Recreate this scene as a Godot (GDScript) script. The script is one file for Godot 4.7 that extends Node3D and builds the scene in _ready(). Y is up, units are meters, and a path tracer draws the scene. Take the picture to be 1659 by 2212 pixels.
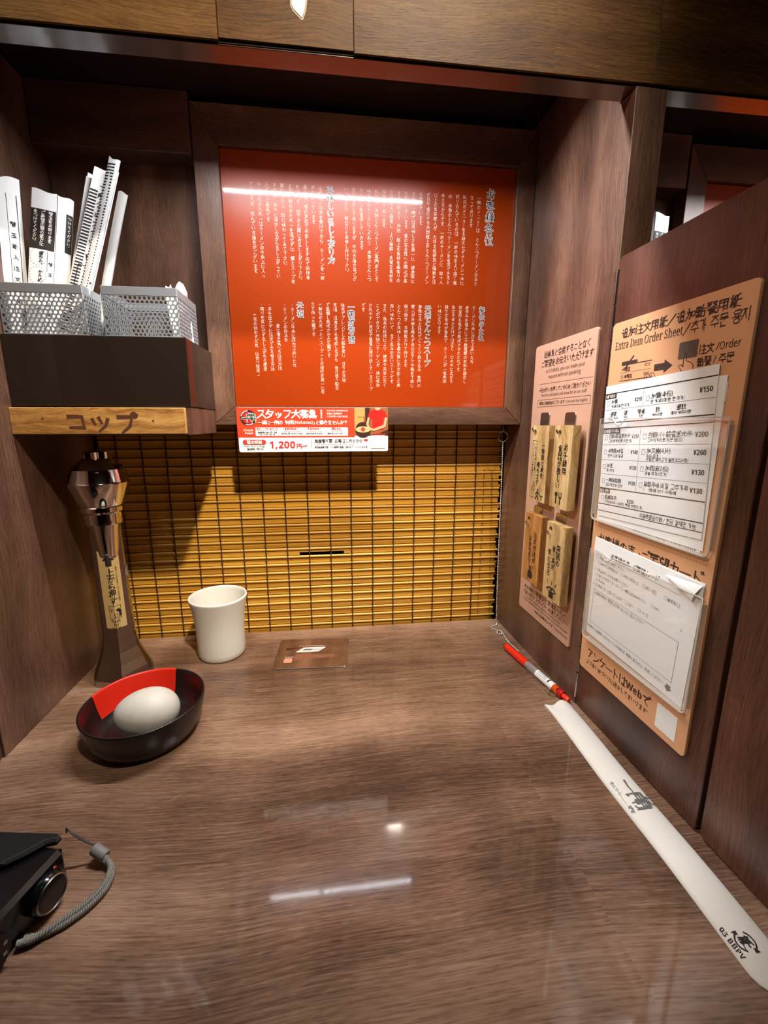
extends Node3D
# A ramen counter booth: one seat between two wooden partitions, seen from the seat.
# Counter top is y = 0, the foot of the bamboo blind is z = 0, +z points at the guest.

const TOE := 0.0364                     # the right-hand partition opens towards the guest
const HALF := 0.3
var rng := RandomNumberGenerator.new()
var M := {}
var used := {}
var glyphs := {}
var latin_cache := {}

func _ready():
	rng.seed = 20240611
	make_camera()
	make_light()
	make_materials()
	read_glyphs()
	build_setting()
	build_partitions()
	build_poster()
	build_recruit_sign()
	build_cup_box()
	build_blind()
	build_tap()
	build_cup()
	build_bowl_and_egg()
	build_table_card()
	build_baskets()
	build_request_board()
	build_order_board()
	build_chain_and_pen()
	build_chopstick_sleeve()
	build_compact_camera()
	build_neighbour()

func make_camera():
	var c := Camera3D.new()
	c.name = "camera"
	c.fov = 99.926
	c.near = 0.01
	c.far = 50.0
	c.position = Vector3(0.0289, 0.3258, 0.6511)
	c.rotation = Vector3(-0.2041, -0.1217, -0.0001)
	add_child(c)
	c.current = true

func make_light():
	var e := Environment.new()
	e.background_mode = Environment.BG_COLOR
	e.background_color = Color(0.01, 0.009, 0.008)
	e.tonemap_mode = Environment.TONE_MAPPER_LINEAR
	e.tonemap_exposure = 1.17
	e.sdfgi_enabled = true
	e.ssao_enabled = true
	e.ssil_enabled = true
	var w := WorldEnvironment.new()
	w.name = "surroundings"
	w.environment = e
	add_child(w)
	# one LED strip hidden behind the fascia of each booth, a warm downlight above the seat, an added fill downlight for the right wall
	strip_light(Vector3(0.03, 0.671, 0.186), "LED strip light with white chips hidden behind the fascia of the near booth")
	strip_light(Vector3(0.672, 0.671, 0.186), "LED strip light with white chips hidden behind the fascia of the neighbouring booth")
	down_light(Vector3(0.25, 1.292, 0.88), "round warm ceiling downlight above the seat", Vector3(-0.06, 0.22, -0.06), 2.5, 20.0, 0.03)
	down_light(Vector3(-1.034, 1.292, 0.88), "added unseen fill downlight far to the left, brightening the right partition", Vector3(0.31, 0.33, 0.3), 1.1, 18.0, 0.03)

func strip_light(at: Vector3, label: String):
	var t := thing("led_strip_light", label, "light", at, "booth strip lights")
	var body := mat_plain(Color(0.75, 0.75, 0.74), 0.4)
	obj("housing", box_mesh(Vector3(0.312, 0.006, 0.014), 0.001), body, t, Vector3(0, 0.0035, 0))
	for x in [-0.11, 0.11]:
		obj("bracket", box_mesh(Vector3(0.012, 0.002, 0.016), 0.0004), M_steel(), t, Vector3(x, 0.0065, 0.0135))
	var glow := StandardMaterial3D.new()
	glow.albedo_color = Color(1, 1, 1)
	glow.emission_enabled = true
	glow.emission = Color(0.97, 0.985, 1.0)
	glow.emission_energy_multiplier = 16.0
	var chip := box_mesh(Vector3(0.0042, 0.0012, 0.0042), 0.0003)
	for i in 31:
		obj("led_chip", chip, glow, t, Vector3(-0.15 + 0.01 * i, 0.0, 0))
	var a := AreaLight3D.new()
	a.name = "strip_glow"
	a.area_size = Vector2(0.304, 0.008)
	a.area_range = 8.0
	a.area_attenuation = 2.0
	a.light_energy = 0.39
	a.light_color = Color(0.97, 0.985, 1.0)
	a.shadow_enabled = true
	t.add_child(a)
	a.position = Vector3(0, -0.0014, 0)
	a.rotation = Vector3(-PI / 2, 0, 0)
	t.rotation.x = -0.27

func M_steel() -> StandardMaterial3D:
	return mat_plain(Color(0.72, 0.7, 0.68), 0.3, 1.0)

func down_light(at: Vector3, label: String, aim: Vector3, energy: float, cone: float, size: float):
	var t := thing("ceiling_downlight", label, "light", at, "ceiling downlights")
	obj("trim_ring", lathe([Vector2(0.045, 0.004), Vector2(0.058, 0.004), Vector2(0.06, 0.0), Vector2(0.058, -0.004), Vector2(0.045, -0.004)], 28), mat_plain(Color(0.8, 0.78, 0.74), 0.4), t)
	var glow := StandardMaterial3D.new()
	glow.albedo_color = Color(1, 1, 1)
	glow.emission_enabled = true
	glow.emission = Color(1.0, 0.82, 0.5)
	glow.emission_energy_multiplier = 8.0
	obj("lens", lathe([Vector2(0.0, 0.0), Vector2(0.045, 0.0), Vector2(0.045, 0.004), Vector2(0.0, 0.004)], 28), glow, t)
	var s := SpotLight3D.new()
	s.name = "lamp_glow"
	s.light_color = Color(1.0, 0.955, 0.88)
	s.light_energy = energy
	s.light_size = size
	s.spot_range = 8.0
	s.spot_attenuation = 2.0
	s.spot_angle = cone
	s.spot_angle_attenuation = 1.0
	s.shadow_enabled = true
	t.add_child(s)
	s.position = Vector3(0, -0.012, 0)
	s.look_at_from_position(s.global_position, aim)          # seat lamp turned to the counter, added fill lamp to the right wall

# ---------------------------------------------------------------- naming
func numbered(called: String) -> String:
	if not used.has(called):
		used[called] = 0
		return called
	used[called] += 1
	return "%s_%03d" % [called, used[called]]

func thing(called: String, label: String, category: String, at := Vector3.ZERO, group := "") -> Node3D:
	var o := Node3D.new()
	o.name = numbered(called)
	add_child(o)
	o.position = at
	tag(o, label, category, group)
	return o

func tag(o: Node, label: String, category: String, group := ""):
	o.set_meta("label", label)
	o.set_meta("category", category)
	if group != "":
		o.set_meta("group", group)

func obj(called: String, mesh: Mesh, m: Material, parent: Node, at := Vector3.ZERO) -> MeshInstance3D:
	var o := MeshInstance3D.new()
	o.name = called
	o.mesh = mesh
	o.material_override = m
	parent.add_child(o, true)
	o.position = at
	return o

func struct(called: String, mesh: Mesh, m: Material, at := Vector3.ZERO) -> MeshInstance3D:
	var o := MeshInstance3D.new()
	o.name = numbered(called)
	o.mesh = mesh
	o.material_override = m
	add_child(o)
	o.position = at
	o.set_meta("kind", "structure")
	return o

# ---------------------------------------------------------------- materials
func mat_plain(c: Color, rough: float, metal := 0.0, spec := 0.5) -> StandardMaterial3D:
	var m := StandardMaterial3D.new()
	m.albedo_color = c
	m.roughness = rough
	m.metallic = metal
	m.metallic_specular = spec
	return m

func noise_bytes(seed_: int, w: int, h: int, freq: float, octaves: int, tw: int, th: int) -> PackedByteArray:
	var n := FastNoiseLite.new()
	n.seed = seed_
	n.noise_type = FastNoiseLite.TYPE_SIMPLEX_SMOOTH
	n.frequency = freq
	n.fractal_octaves = octaves
	var im := n.get_seamless_image(w, h)
	im.convert(Image.FORMAT_L8)
	im.resize(tw, th, Image.INTERPOLATE_CUBIC)
	return im.get_data()

func wood_images(seed_: int, tw: int, th: int, dark: Color, mid: Color, light: Color, figure: float) -> Array:
	# grain runs along u: broad bands, long and short fibres, fine open pores, a faint cross figure; all of it drifts a little sideways
	var band := noise_bytes(seed_, 48, 256, 0.014, 3, tw, th)
	var long_f := noise_bytes(seed_ + 1, 40, th, 0.3, 2, tw, th)
	var short_f := noise_bytes(seed_ + 2, 180, th, 0.4, 2, tw, th)
	var pore := noise_bytes(seed_ + 3, 90, th, 0.42, 1, tw, th)
	var cross := noise_bytes(seed_ + 4, 192, 64, 0.05, 2, tw, th)
	var drift := noise_bytes(seed_ + 5, 64, 32, 0.03, 2, tw, th)
	var col := PackedByteArray()
	var hgt := PackedByteArray()
	col.resize(tw * th * 3)
	hgt.resize(tw * th)
	var lut := []
	for i in 256:
		var v := i / 255.0
		lut.append(dark.lerp(mid, v * 2.0) if v < 0.5 else mid.lerp(light, v * 2.0 - 1.0))
	var tone := PackedFloat32Array()
	var pit := PackedFloat32Array()
	var n := tw * th
	tone.resize(n)
	pit.resize(n)
	for i in n:
		var hole := clampf((pore[i] - 178) * 0.0275, 0.0, 1.0)
		pit[i] = hole * 0.6 - (short_f[i] - 128) * 0.0008
		tone[i] = (band[i] - 128) * 0.0035 + (long_f[i] - 128) * 0.0027 + (short_f[i] - 128) * 0.0014 - hole * 0.22
	for i in n:
		var sh := (drift[i] - 128) * 0.16
		var whole := floori(sh)
		var part := sh - whole
		var j := posmod(i + whole * tw, n)
		var k := (j + tw) % n
		var v := 0.5 + lerpf(tone[j], tone[k], part) + (cross[i] - 128) * 0.0039 * figure
		var c: Color = lut[int(clampf(v, 0.0, 1.0) * 255.0)]
		col[i * 3] = int(c.r * 255.0)
		col[i * 3 + 1] = int(c.g * 255.0)
		col[i * 3 + 2] = int(c.b * 255.0)
		hgt[i] = int(clampf(0.7 - lerpf(pit[j], pit[k], part), 0.0, 1.0) * 255.0)
	return [ImageTexture.create_from_image(Image.create_from_data(tw, th, false, Image.FORMAT_RGB8, col)), ImageTexture.create_from_image(Image.create_from_data(tw, th, false, Image.FORMAT_L8, hgt))]

func mat_wood(tex: Array, tint: Color, rough: float, span: Vector2, relief: float, coat := 0.0, coat_rough := 0.1) -> StandardMaterial3D:
	var m := StandardMaterial3D.new()
	m.albedo_texture = tex[0]
	m.albedo_color = tint
	m.roughness = rough
	m.heightmap_enabled = true
	m.heightmap_texture = tex[1]
	m.heightmap_scale = relief
	m.uv1_scale = Vector3(1.0 / span.x, 1.0 / span.y, 1)
	if coat > 0.0:
		m.clearcoat_enabled = true
		m.clearcoat = coat
		m.clearcoat_roughness = coat_rough
	return m

func make_materials():
	var walnut := wood_images(11, 1536, 1280, Color8(80, 57, 43), Color8(130, 98, 77), Color8(174, 139, 114), 0.3)
	var walnut_wall := wood_images(41, 1024, 1024, Color8(58, 37, 27), Color8(93, 63, 48), Color8(128, 94, 75), 0.14)
	var oak := wood_images(71, 512, 256, Color8(128, 82, 36), Color8(182, 130, 66), Color8(214, 166, 98), 0.1)
	var pine := wood_images(91, 512, 256, Color8(150, 112, 66), Color8(196, 160, 104), Color8(222, 192, 140), 0.1)
	M.table = mat_wood(walnut, Color(1, 1, 1), 0.55, Vector2(0.8, 0.55), 0.0025, 0.8, 0.05)
	M.table.metallic_specular = 0.12
	M.wall = mat_wood(walnut_wall, Color(1, 1, 1), 0.4, Vector2(0.6, 0.45), 0.005, 0.4, 0.32)
	M.panel = mat_wood(walnut_wall, Color(0.88, 0.78, 0.77), 0.36, Vector2(0.6, 0.45), 0.004, 0.25, 0.28)
	M.frame = mat_wood(walnut_wall, Color(1.0, 0.98, 0.95), 0.4, Vector2(0.4, 0.3), 0.006, 0.15, 0.3)
	M.fascia = mat_wood(walnut_wall, Color(0.9, 0.87, 0.58), 0.5, Vector2(0.5, 0.4), 0.012)  # yellow tint puts the warm lamplight into the wood colour
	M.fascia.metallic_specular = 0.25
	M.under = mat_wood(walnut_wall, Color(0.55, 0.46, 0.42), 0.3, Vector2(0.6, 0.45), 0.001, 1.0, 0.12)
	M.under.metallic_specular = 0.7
	M.oak = mat_wood(oak, Color(1, 1, 1), 0.5, Vector2(0.2, 0.06), 0.006)
	M.pine = mat_wood(pine, Color(1, 1, 1), 0.6, Vector2(0.14, 0.06), 0.005)
	M.pine_dark = mat_wood(pine, Color(0.93, 0.78, 0.62), 0.6, Vector2(0.14, 0.06), 0.005)
	M.edge = mat_plain(Color8(168, 146, 120), 0.6)
	M.poster = mat_plain(Color8(152, 50, 6), 0.3)
	M.poster.clearcoat_enabled = true
	M.poster.clearcoat = 1.0
	M.poster.metallic_specular = 0.4
	M.poster.clearcoat_roughness = 0.05
	M.lacquer = mat_plain(Color8(38, 29, 24), 0.08)
	M.bead = mat_plain(Color8(214, 212, 208), 0.22, 0.7)
	M.chrome = mat_plain(Color(0.86, 0.84, 0.82), 0.07, 1.0)
	M.steel = mat_plain(Color(0.72, 0.7, 0.68), 0.3, 1.0)
	M.brushed = mat_plain(Color(0.66, 0.63, 0.6), 0.2, 1.0)
	M.mesh_grey = mat_plain(Color8(150, 152, 156), 0.42, 0.55)
	M.white = mat_plain(Color8(236, 233, 228), 0.6)
	M.paper = mat_plain(Color8(243, 241, 238), 0.75)
	M.kraft_a = mat_plain(Color8(200, 156, 131), 0.45)
	M.kraft_b = mat_plain(Color8(220, 162, 118), 0.45)
	M.ink = mat_plain(Color8(34, 27, 25), 0.7)
	M.ink_grey = mat_plain(Color8(104, 100, 100), 0.7)
	M.ink_white = mat_plain(Color8(240, 226, 214), 0.5)
	M.ink_cream = mat_plain(Color8(226, 190, 170), 0.5)
	M.carcass = mat_plain(Color8(46, 31, 25), 0.8, 0.0, 0.1)
	M.ink_navy = mat_plain(Color8(28, 48, 62), 0.5)
	M.ink_red = mat_plain(Color8(206, 52, 40), 0.5)
	M.black = mat_plain(Color8(17, 16, 17), 0.3)
	M.red = mat_plain(Color8(226, 40, 18), 0.3)
	M.clear = mat_plain(Color(0.97, 0.96, 0.94, 0.03), 0.05)
	M.clear.transparency = BaseMaterial3D.TRANSPARENCY_ALPHA
	M.clear_edge = mat_plain(Color(0.86, 0.83, 0.78, 0.45), 0.12)
	M.clear_edge.transparency = BaseMaterial3D.TRANSPARENCY_ALPHA

# ---------------------------------------------------------------- shapes
func grain_uv(p: Vector3, n: Vector3, g: int, off: Vector2) -> Vector2:
	var an := n.abs()
	var k := 0 if an.x >= an.y and an.x >= an.z else (1 if an.y >= an.z else 2)
	var gg := g if g != k else (k + 1) % 3
	var o := 3 - k - gg
	return Vector2(p[gg], p[o]) + off

func quad(st: SurfaceTool, a: Vector3, b: Vector3, c: Vector3, d: Vector3, n: Vector3, g := 0, off := Vector2.ZERO):
	tri(st, a, b, c, n, g, off)
	tri(st, a, c, d, n, g, off)

func tri(st: SurfaceTool, a: Vector3, b: Vector3, c: Vector3, n: Vector3, g := 0, off := Vector2.ZERO):
	var pts := [a, b, c]
	if (b - a).cross(c - a).dot(n) > 0.0:
		pts = [a, c, b]
	for p in pts:
		st.set_normal(n)
		st.set_uv(grain_uv(p, n, g, off))
		st.add_vertex(p)

func begin() -> SurfaceTool:
	var st := SurfaceTool.new()
	st.begin(Mesh.PRIMITIVE_TRIANGLES)
	return st

# a box with chamfered edges; g is the axis its grain runs along
func add_box(st: SurfaceTool, at: Vector3, size: Vector3, bev := 0.001, g := 0, off := Vector2.ZERO, basis := Basis()):
	var h := size * 0.5
	bev = minf(bev, minf(h.x, minf(h.y, h.z)) * 0.9)
	for k in 3:
		var u := (k + 1) % 3
		var v := (k + 2) % 3
		for s in [-1.0, 1.0]:
			var n := Vector3.ZERO
			n[k] = s
			var q := []
			for cc in [[-1, -1], [1, -1], [1, 1], [-1, 1]]:
				var p := Vector3.ZERO
				p[k] = s * h[k]
				p[u] = cc[0] * (h[u] - bev)
				p[v] = cc[1] * (h[v] - bev)
				q.append(p)
			quad_b(st, q, n, g, off, at, basis)
		for su in [-1.0, 1.0]:
			for sv in [-1.0, 1.0]:
				var n := Vector3.ZERO
				n[u] = su
				n[v] = sv
				var q := []
				for s in [-1.0, 1.0]:
					var p := Vector3.ZERO
					p[k] = s * (h[k] - bev)
					p[u] = su * h[u]
					p[v] = sv * (h[v] - bev)
					q.append(p)
				for s in [1.0, -1.0]:
					var p := Vector3.ZERO
					p[k] = s * (h[k] - bev)
					p[u] = su * (h[u] - bev)
					p[v] = sv * h[v]
					q.append(p)
				quad_b(st, q, n.normalized(), g, off, at, basis)
	for sx in [-1.0, 1.0]:
		for sy in [-1.0, 1.0]:
			for sz in [-1.0, 1.0]:
				var a := Vector3(sx * h.x, sy * (h.y - bev), sz * (h.z - bev))
				var b := Vector3(sx * (h.x - bev), sy * h.y, sz * (h.z - bev))
				var c := Vector3(sx * (h.x - bev), sy * (h.y - bev), sz * h.z)
				var n := Vector3(sx, sy, sz).normalized()
				tri(st, at + basis * a, at + basis * b, at + basis * c, (basis * n).normalized(), g, off)

func quad_b(st: SurfaceTool, q: Array, n: Vector3, g: int, off: Vector2, at: Vector3, basis: Basis):
	var uvs := []
	for p in q:
		uvs.append(grain_uv(p, n, g, off))
	var nn := (basis * n).normalized()
	for t in [[0, 1, 2], [0, 2, 3]]:
		var i: Array = t
		var a: Vector3 = at + basis * q[i[0]]
		var b: Vector3 = at + basis * q[i[1]]
		var c: Vector3 = at + basis * q[i[2]]
		if (b - a).cross(c - a).dot(nn) > 0.0:
			i = [t[0], t[2], t[1]]
		for j in i:
			st.set_normal(nn)
			st.set_uv(uvs[j])
			st.add_vertex(at + basis * q[j])

func box_mesh(size: Vector3, bev := 0.001, g := 0, off := Vector2.ZERO) -> ArrayMesh:
	var st := begin()
	add_box(st, Vector3.ZERO, size, bev, g, off)
	return st.commit()

# a box between two corners, placed so that the node sits at its centre
func slab(a: Vector3, b: Vector3, bev := 0.001, g := 0) -> Array:
	var off := Vector2(rng.randf(), rng.randf())
	return [box_mesh((b - a).abs(), bev, g, off), (a + b) * 0.5]

# profile: (radius, height) points from one end to the other
func lathe(profile: Array, seg := 32, sharp := 0.7) -> ArrayMesh:
	var st := begin()
	add_lathe(st, profile, seg, Vector3.ZERO, Basis(), sharp)
	return st.commit()

func add_lathe(st: SurfaceTool, profile: Array, seg: int, at: Vector3, basis: Basis, sharp := 0.7):
	var n := profile.size()
	var fn := []
	for i in n - 1:
		var d: Vector2 = profile[i + 1] - profile[i]
		fn.append(Vector2(d.y, -d.x).normalized())
	# which way is out: decided so that normals point away from the axis for the widest ring
	var best := 0
	var wide := -1.0
	for i in n - 1:
		var r: float = profile[i].x + profile[i + 1].x
		if absf(fn[i].x) > 0.3 and r > wide:
			wide = r
			best = i
	var sgn := 1.0 if fn[best].x >= 0.0 else -1.0
	if wide < 0.0:
		sgn = 1.0 if fn[0].y >= 0.0 else -1.0
	for i in n - 1:
		var na: Vector2 = fn[i]
		var nb: Vector2 = fn[i]
		if i > 0 and fn[i - 1].dot(fn[i]) > sharp:
			na = (fn[i - 1] + fn[i]).normalized()
		if i < n - 2 and fn[i + 1].dot(fn[i]) > sharp:
			nb = (fn[i + 1] + fn[i]).normalized()
		na *= sgn
		nb *= sgn
		for k in seg:
			var t0 := TAU * k / seg
			var t1 := TAU * (k + 1) / seg
			var pp := [ring(profile[i], t0), ring(profile[i + 1], t0), ring(profile[i + 1], t1), ring(profile[i], t1)]
			var nn := [ring(na, t0), ring(nb, t0), ring(nb, t1), ring(na, t1)]
			for tr in [[0, 1, 2], [0, 2, 3]]:
				var a: Vector3 = pp[tr[0]]
				var b: Vector3 = pp[tr[1]]
				var c: Vector3 = pp[tr[2]]
				var cr := (b - a).cross(c - a)
				if cr.length_squared() < 1e-20:
					continue
				var ord: Array = tr
				if cr.dot(nn[tr[0]] + nn[tr[1]] + nn[tr[2]]) > 0.0:
					ord = [tr[0], tr[2], tr[1]]
				for j in ord:
					st.set_normal((basis * nn[j]).normalized())
					st.set_uv(Vector2(float(k) / seg, pp[j].y))
					st.add_vertex(at + basis * pp[j])

func ring(p: Vector2, t: float) -> Vector3:
	return Vector3(p.x * cos(t), p.y, p.x * sin(t))

# a round tube along points; radii may be one number or a list
func tube(points: Array, radius: float, seg := 8, caps := true) -> ArrayMesh:
	var st := begin()
	add_tube(st, points, radius, seg, caps)
	return st.commit()

func add_tube(st: SurfaceTool, points: Array, radius: float, seg := 8, caps := true):
	var n := points.size()
	var up := Vector3.UP
	var frames := []
	for i in n:
		var a: Vector3 = points[maxi(i - 1, 0)]
		var b: Vector3 = points[mini(i + 1, n - 1)]
		var d := (b - a).normalized()
		if absf(d.dot(up)) > 0.95:
			up = Vector3.RIGHT if absf(d.x) < 0.9 else Vector3.FORWARD
		var s := d.cross(up).normalized()
		up = s.cross(d).normalized()
		frames.append([s, up, d])
	for i in n - 1:
		for k in seg:
			var q := []
			var nn := []
			for c in [[i, k], [i + 1, k], [i + 1, k + 1], [i, k + 1]]:
				var t: float = TAU * c[1] / seg
				var v: Vector3 = frames[c[0]][0] * cos(t) + frames[c[0]][1] * sin(t)
				nn.append(v)
				q.append(points[c[0]] + v * radius)
			smooth_quad(st, q, nn)
	if caps:
		for e in [0, n - 1]:
			var dn: Vector3 = frames[e][2] * (-1.0 if e == 0 else 1.0)
			for k in seg:
				var t0 := TAU * k / seg
				var t1 := TAU * (k + 1) / seg
				var p0: Vector3 = points[e] + (frames[e][0] * cos(t0) + frames[e][1] * sin(t0)) * radius
				var p1: Vector3 = points[e] + (frames[e][0] * cos(t1) + frames[e][1] * sin(t1)) * radius
				tri(st, points[e], p0, p1, dn)

func smooth_quad(st: SurfaceTool, q: Array, nn: Array, uv := []):
	for tr in [[0, 1, 2], [0, 2, 3]]:
		var a: Vector3 = q[tr[0]]
		var b: Vector3 = q[tr[1]]
		var c: Vector3 = q[tr[2]]
		var cr := (b - a).cross(c - a)
		if cr.length_squared() < 1e-22:
			continue
		var ord: Array = tr
		if cr.dot(nn[tr[0]] + nn[tr[1]] + nn[tr[2]]) > 0.0:
			ord = [tr[0], tr[2], tr[1]]
		for j in ord:
			st.set_normal(nn[j])
			st.set_uv(uv[j] if uv.size() else Vector2(q[j].x, q[j].z))
			st.add_vertex(q[j])

func smooth_path(pts: Array, per := 6) -> Array:
	var out := []
	for i in pts.size() - 1:
		var p0 = pts[maxi(i - 1, 0)]
		var p1 = pts[i]
		var p2 = pts[i + 1]
		var p3 = pts[mini(i + 2, pts.size() - 1)]
		for k in per:
			var t := float(k) / per
			out.append(0.5 * ((2.0 * p1) + (p2 - p0) * t + (2.0 * p0 - 5.0 * p1 + 4.0 * p2 - p3) * t * t + (3.0 * p1 - p0 - 3.0 * p2 + p3) * t * t * t))
	out.append(pts[-1])
	return out

func round_rect(w: float, h: float, r: float, seg := 5) -> PackedVector2Array:
	var out := PackedVector2Array()
	for c in [[1, 1, 0.0], [-1, 1, PI / 2], [-1, -1, PI], [1, -1, PI * 1.5]]:
		for k in seg + 1:
			var t: float = c[2] + PI / 2 * k / seg
			out.append(Vector2(c[0] * (w / 2 - r) + r * cos(t), c[1] * (h / 2 - r) + r * sin(t)))
	return out

# a flat outline in xy given a thickness along +z, its front edge lightly chamfered
func plate(poly: PackedVector2Array, depth: float, bev := 0.0, g := 0, off := Vector2.ZERO, z0 := 0.0) -> ArrayMesh:
	var st := begin()
	add_plate(st, poly, depth, bev, g, off, z0)
	return st.commit()

func add_plate(st: SurfaceTool, poly: PackedVector2Array, depth: float, bev := 0.0, g := 0, off := Vector2.ZERO, z0 := 0.0):
	var front := poly
	if bev > 0.0:
		var shr := Geometry2D.offset_polygon(poly, -bev, Geometry2D.JOIN_MITER)
		if shr.size() == 1 and shr[0].size() == poly.size():
			front = PackedVector2Array()
			for p in poly:                       # match each corner with its nearest inset corner
				var best: Vector2 = shr[0][0]
				for q in shr[0]:
					if q.distance_squared_to(p) < best.distance_squared_to(p):
						best = q
				front.append(best)
		else:
			bev = 0.0
	var zf := z0 + depth
	for pair in [[front, zf, 1.0], [poly, z0, -1.0]]:
		var ids := Geometry2D.triangulate_polygon(pair[0])
		for i in range(0, ids.size(), 3):
			var a: Vector2 = pair[0][ids[i]]
			var b: Vector2 = pair[0][ids[i + 1]]
			var c: Vector2 = pair[0][ids[i + 2]]
			tri(st, Vector3(a.x, a.y, pair[1]), Vector3(b.x, b.y, pair[1]), Vector3(c.x, c.y, pair[1]), Vector3(0, 0, pair[2]), g, off)
	var ccw := not Geometry2D.is_polygon_clockwise(poly)
	var n := poly.size()
	for i in n:
		var j := (i + 1) % n
		var d := poly[j] - poly[i]
		var nn := Vector2(d.y, -d.x).normalized() * (1.0 if ccw else -1.0)
		var n3 := Vector3(nn.x, nn.y, 0)
		var top := zf - bev
		quad(st, Vector3(poly[i].x, poly[i].y, z0), Vector3(poly[j].x, poly[j].y, z0), Vector3(poly[j].x, poly[j].y, top), Vector3(poly[i].x, poly[i].y, top), n3, g, off)
		if bev > 0.0:
			quad(st, Vector3(poly[i].x, poly[i].y, top), Vector3(poly[j].x, poly[j].y, top), Vector3(front[j].x, front[j].y, zf), Vector3(front[i].x, front[i].y, zf), (n3 + Vector3(0, 0, 1)).normalized(), g, off)

# ---------------------------------------------------------------- lettering: strokes laid as thin flat shapes
class Ink:
	var t := PackedVector2Array()

func read_glyphs():
	for line in GLYPHS.split("\n"):
		for e in line.split(";"):
			var a := e.strip_edges().split(" ", false)
			if a.size() > 1:
				glyphs[a[0]] = a.slice(1)

const VOICED := "がかぎきぐくげけごこざさじしずすぜせぞそだたぢちづつでてどとばはびひぶふべへぼほガカギキグクゲケゴコザサジシズスゼセゾソダタヅツデテドトバハビヒブフベヘボホ"
const PUFFED := "ぱはぴひぷふぺへぽほパハピヒプフペヘポホ"
const SMALL := "っつゃやゅゆょよッツャヤュユョヨァアィイェエ"
const INITIALS := "ㄱㄱㄴㄷㄷㄹㅁㅂㅂㅅㅅㅇㅈㅈㅊㅋㅌㅍㅎ"
const VOWELS := ["ㅏ", "ㅐ", "ㅑ", "ㅐ", "ㅓ", "ㅔ", "ㅕ", "ㅖ", "ㅗ", "ㅗㅏ", "ㅗㅐ", "ㅗㅣ", "ㅛ", "ㅜ", "ㅜㅓ", "ㅜㅔ", "ㅜㅣ", "ㅠ", "ㅡ", "ㅡㅣ", "ㅣ"]
const FINALS := ["", "ㄱ", "ㄱ", "ㄱ", "ㄴ", "ㄴ", "ㄴ", "ㄷ", "ㄹ", "ㄹ", "ㄹ", "ㄹ", "ㄹ", "ㄹ", "ㄹ", "ㄹ", "ㅁ", "ㅂ", "ㅂ", "ㅅ", "ㅅ", "ㅇ", "ㅈ", "ㅊ", "ㅋ", "ㅌ", "ㅍ", "ㅎ"]

func strokes_of(ch: String, box: Rect2, out: Array):
	var code := ch.unicode_at(0)
	if code >= 0xAC00 and code <= 0xD7A3:
		var k := code - 0xAC00
		var ini := INITIALS[k / 588]
		var vow: String = VOWELS[(k % 588) / 28]
		var fin: String = FINALS[k % 28]
		var hgt := 0.6 if fin != "" else 1.0
		var has_h := vow[0] in "ㅗㅛㅜㅠㅡ"
		var has_v := vow[-1] in "ㅏㅐㅑㅓㅔㅕㅖㅣ"
		var iw := 0.55 if has_v else 1.0
		strokes_of(ini, sub(box, 0, 0, iw, hgt * (0.55 if has_h else 0.9)), out)
		if has_h:
			strokes_of(vow[0], sub(box, 0, hgt * 0.5, iw + (0.1 if has_v else 0.0), hgt * 0.5), out)
		if has_v:
			strokes_of(vow[-1], sub(box, 0.52, 0, 0.48, hgt), out)
		if fin != "":
			strokes_of(fin, sub(box, 0.12, 0.6, 0.76, 0.42), out)
		return
	var i := VOICED.find(ch)
	if i >= 0 and i % 2 == 0:
		strokes_of(VOICED[i + 1], sub(box, 0, 0.06, 0.94, 0.94), out)
		out.append([at_box(box, 7.4, -0.3), at_box(box, 8.2, 1.1)])
		out.append([at_box(box, 8.7, -0.7), at_box(box, 9.5, 0.7)])
		return
	i = PUFFED.find(ch)
	if i >= 0 and i % 2 == 0:
		strokes_of(PUFFED[i + 1], sub(box, 0, 0.06, 0.94, 0.94), out)
		var o := []
		for k in 9:
			o.append(at_box(box, 8.7 + 0.95 * cos(TAU * k / 8), 0.4 + 0.95 * sin(TAU * k / 8)))
		out.append(o)
		return
	i = SMALL.find(ch)
	if i >= 0 and i % 2 == 0:
		strokes_of(SMALL[i + 1], sub(box, 0.16, 0.32, 0.66, 0.66), out)
		return
	if not glyphs.has(ch):
		return
	var curved := code >= 0x3040 and code <= 0x309F
	for s in glyphs[ch]:
		if s[0] == "#":
			var x0 := int(s[1])
			var y0 := int(s[2])
			var x1 := int(s[3])
			var y1 := int(s[4])
			out.append([at_box(box, x0, y0), at_box(box, x0, y1)])
			out.append([at_box(box, x0, y0), at_box(box, x1, y0), at_box(box, x1, y1)])
			out.append([at_box(box, x0, y1), at_box(box, x1, y1)])
		elif s[0] >= "0" and s[0] <= "9":
			var o := []
			for k in range(0, s.length(), 2):
				o.append(at_box(box, int(s[k]), int(s[k + 1])))
			if curved and o.size() > 2:
				o = smooth_path(o, 4)
			out.append(o)
		else:
			var p := at_box(box, int(s[1]), int(s[2]))
			var q := at_box(box, int(s[3]), int(s[4]))
			strokes_of(s[0], Rect2(p, q - p), out)

func sub(b: Rect2, x: float, y: float, w: float, h: float) -> Rect2:
	return Rect2(b.position + Vector2(x, y) * b.size, Vector2(w, h) * b.size)

func at_box(b: Rect2, x: float, y: float) -> Vector2:
	return b.position + Vector2(x / 9.0, y / 9.0) * b.size

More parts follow.
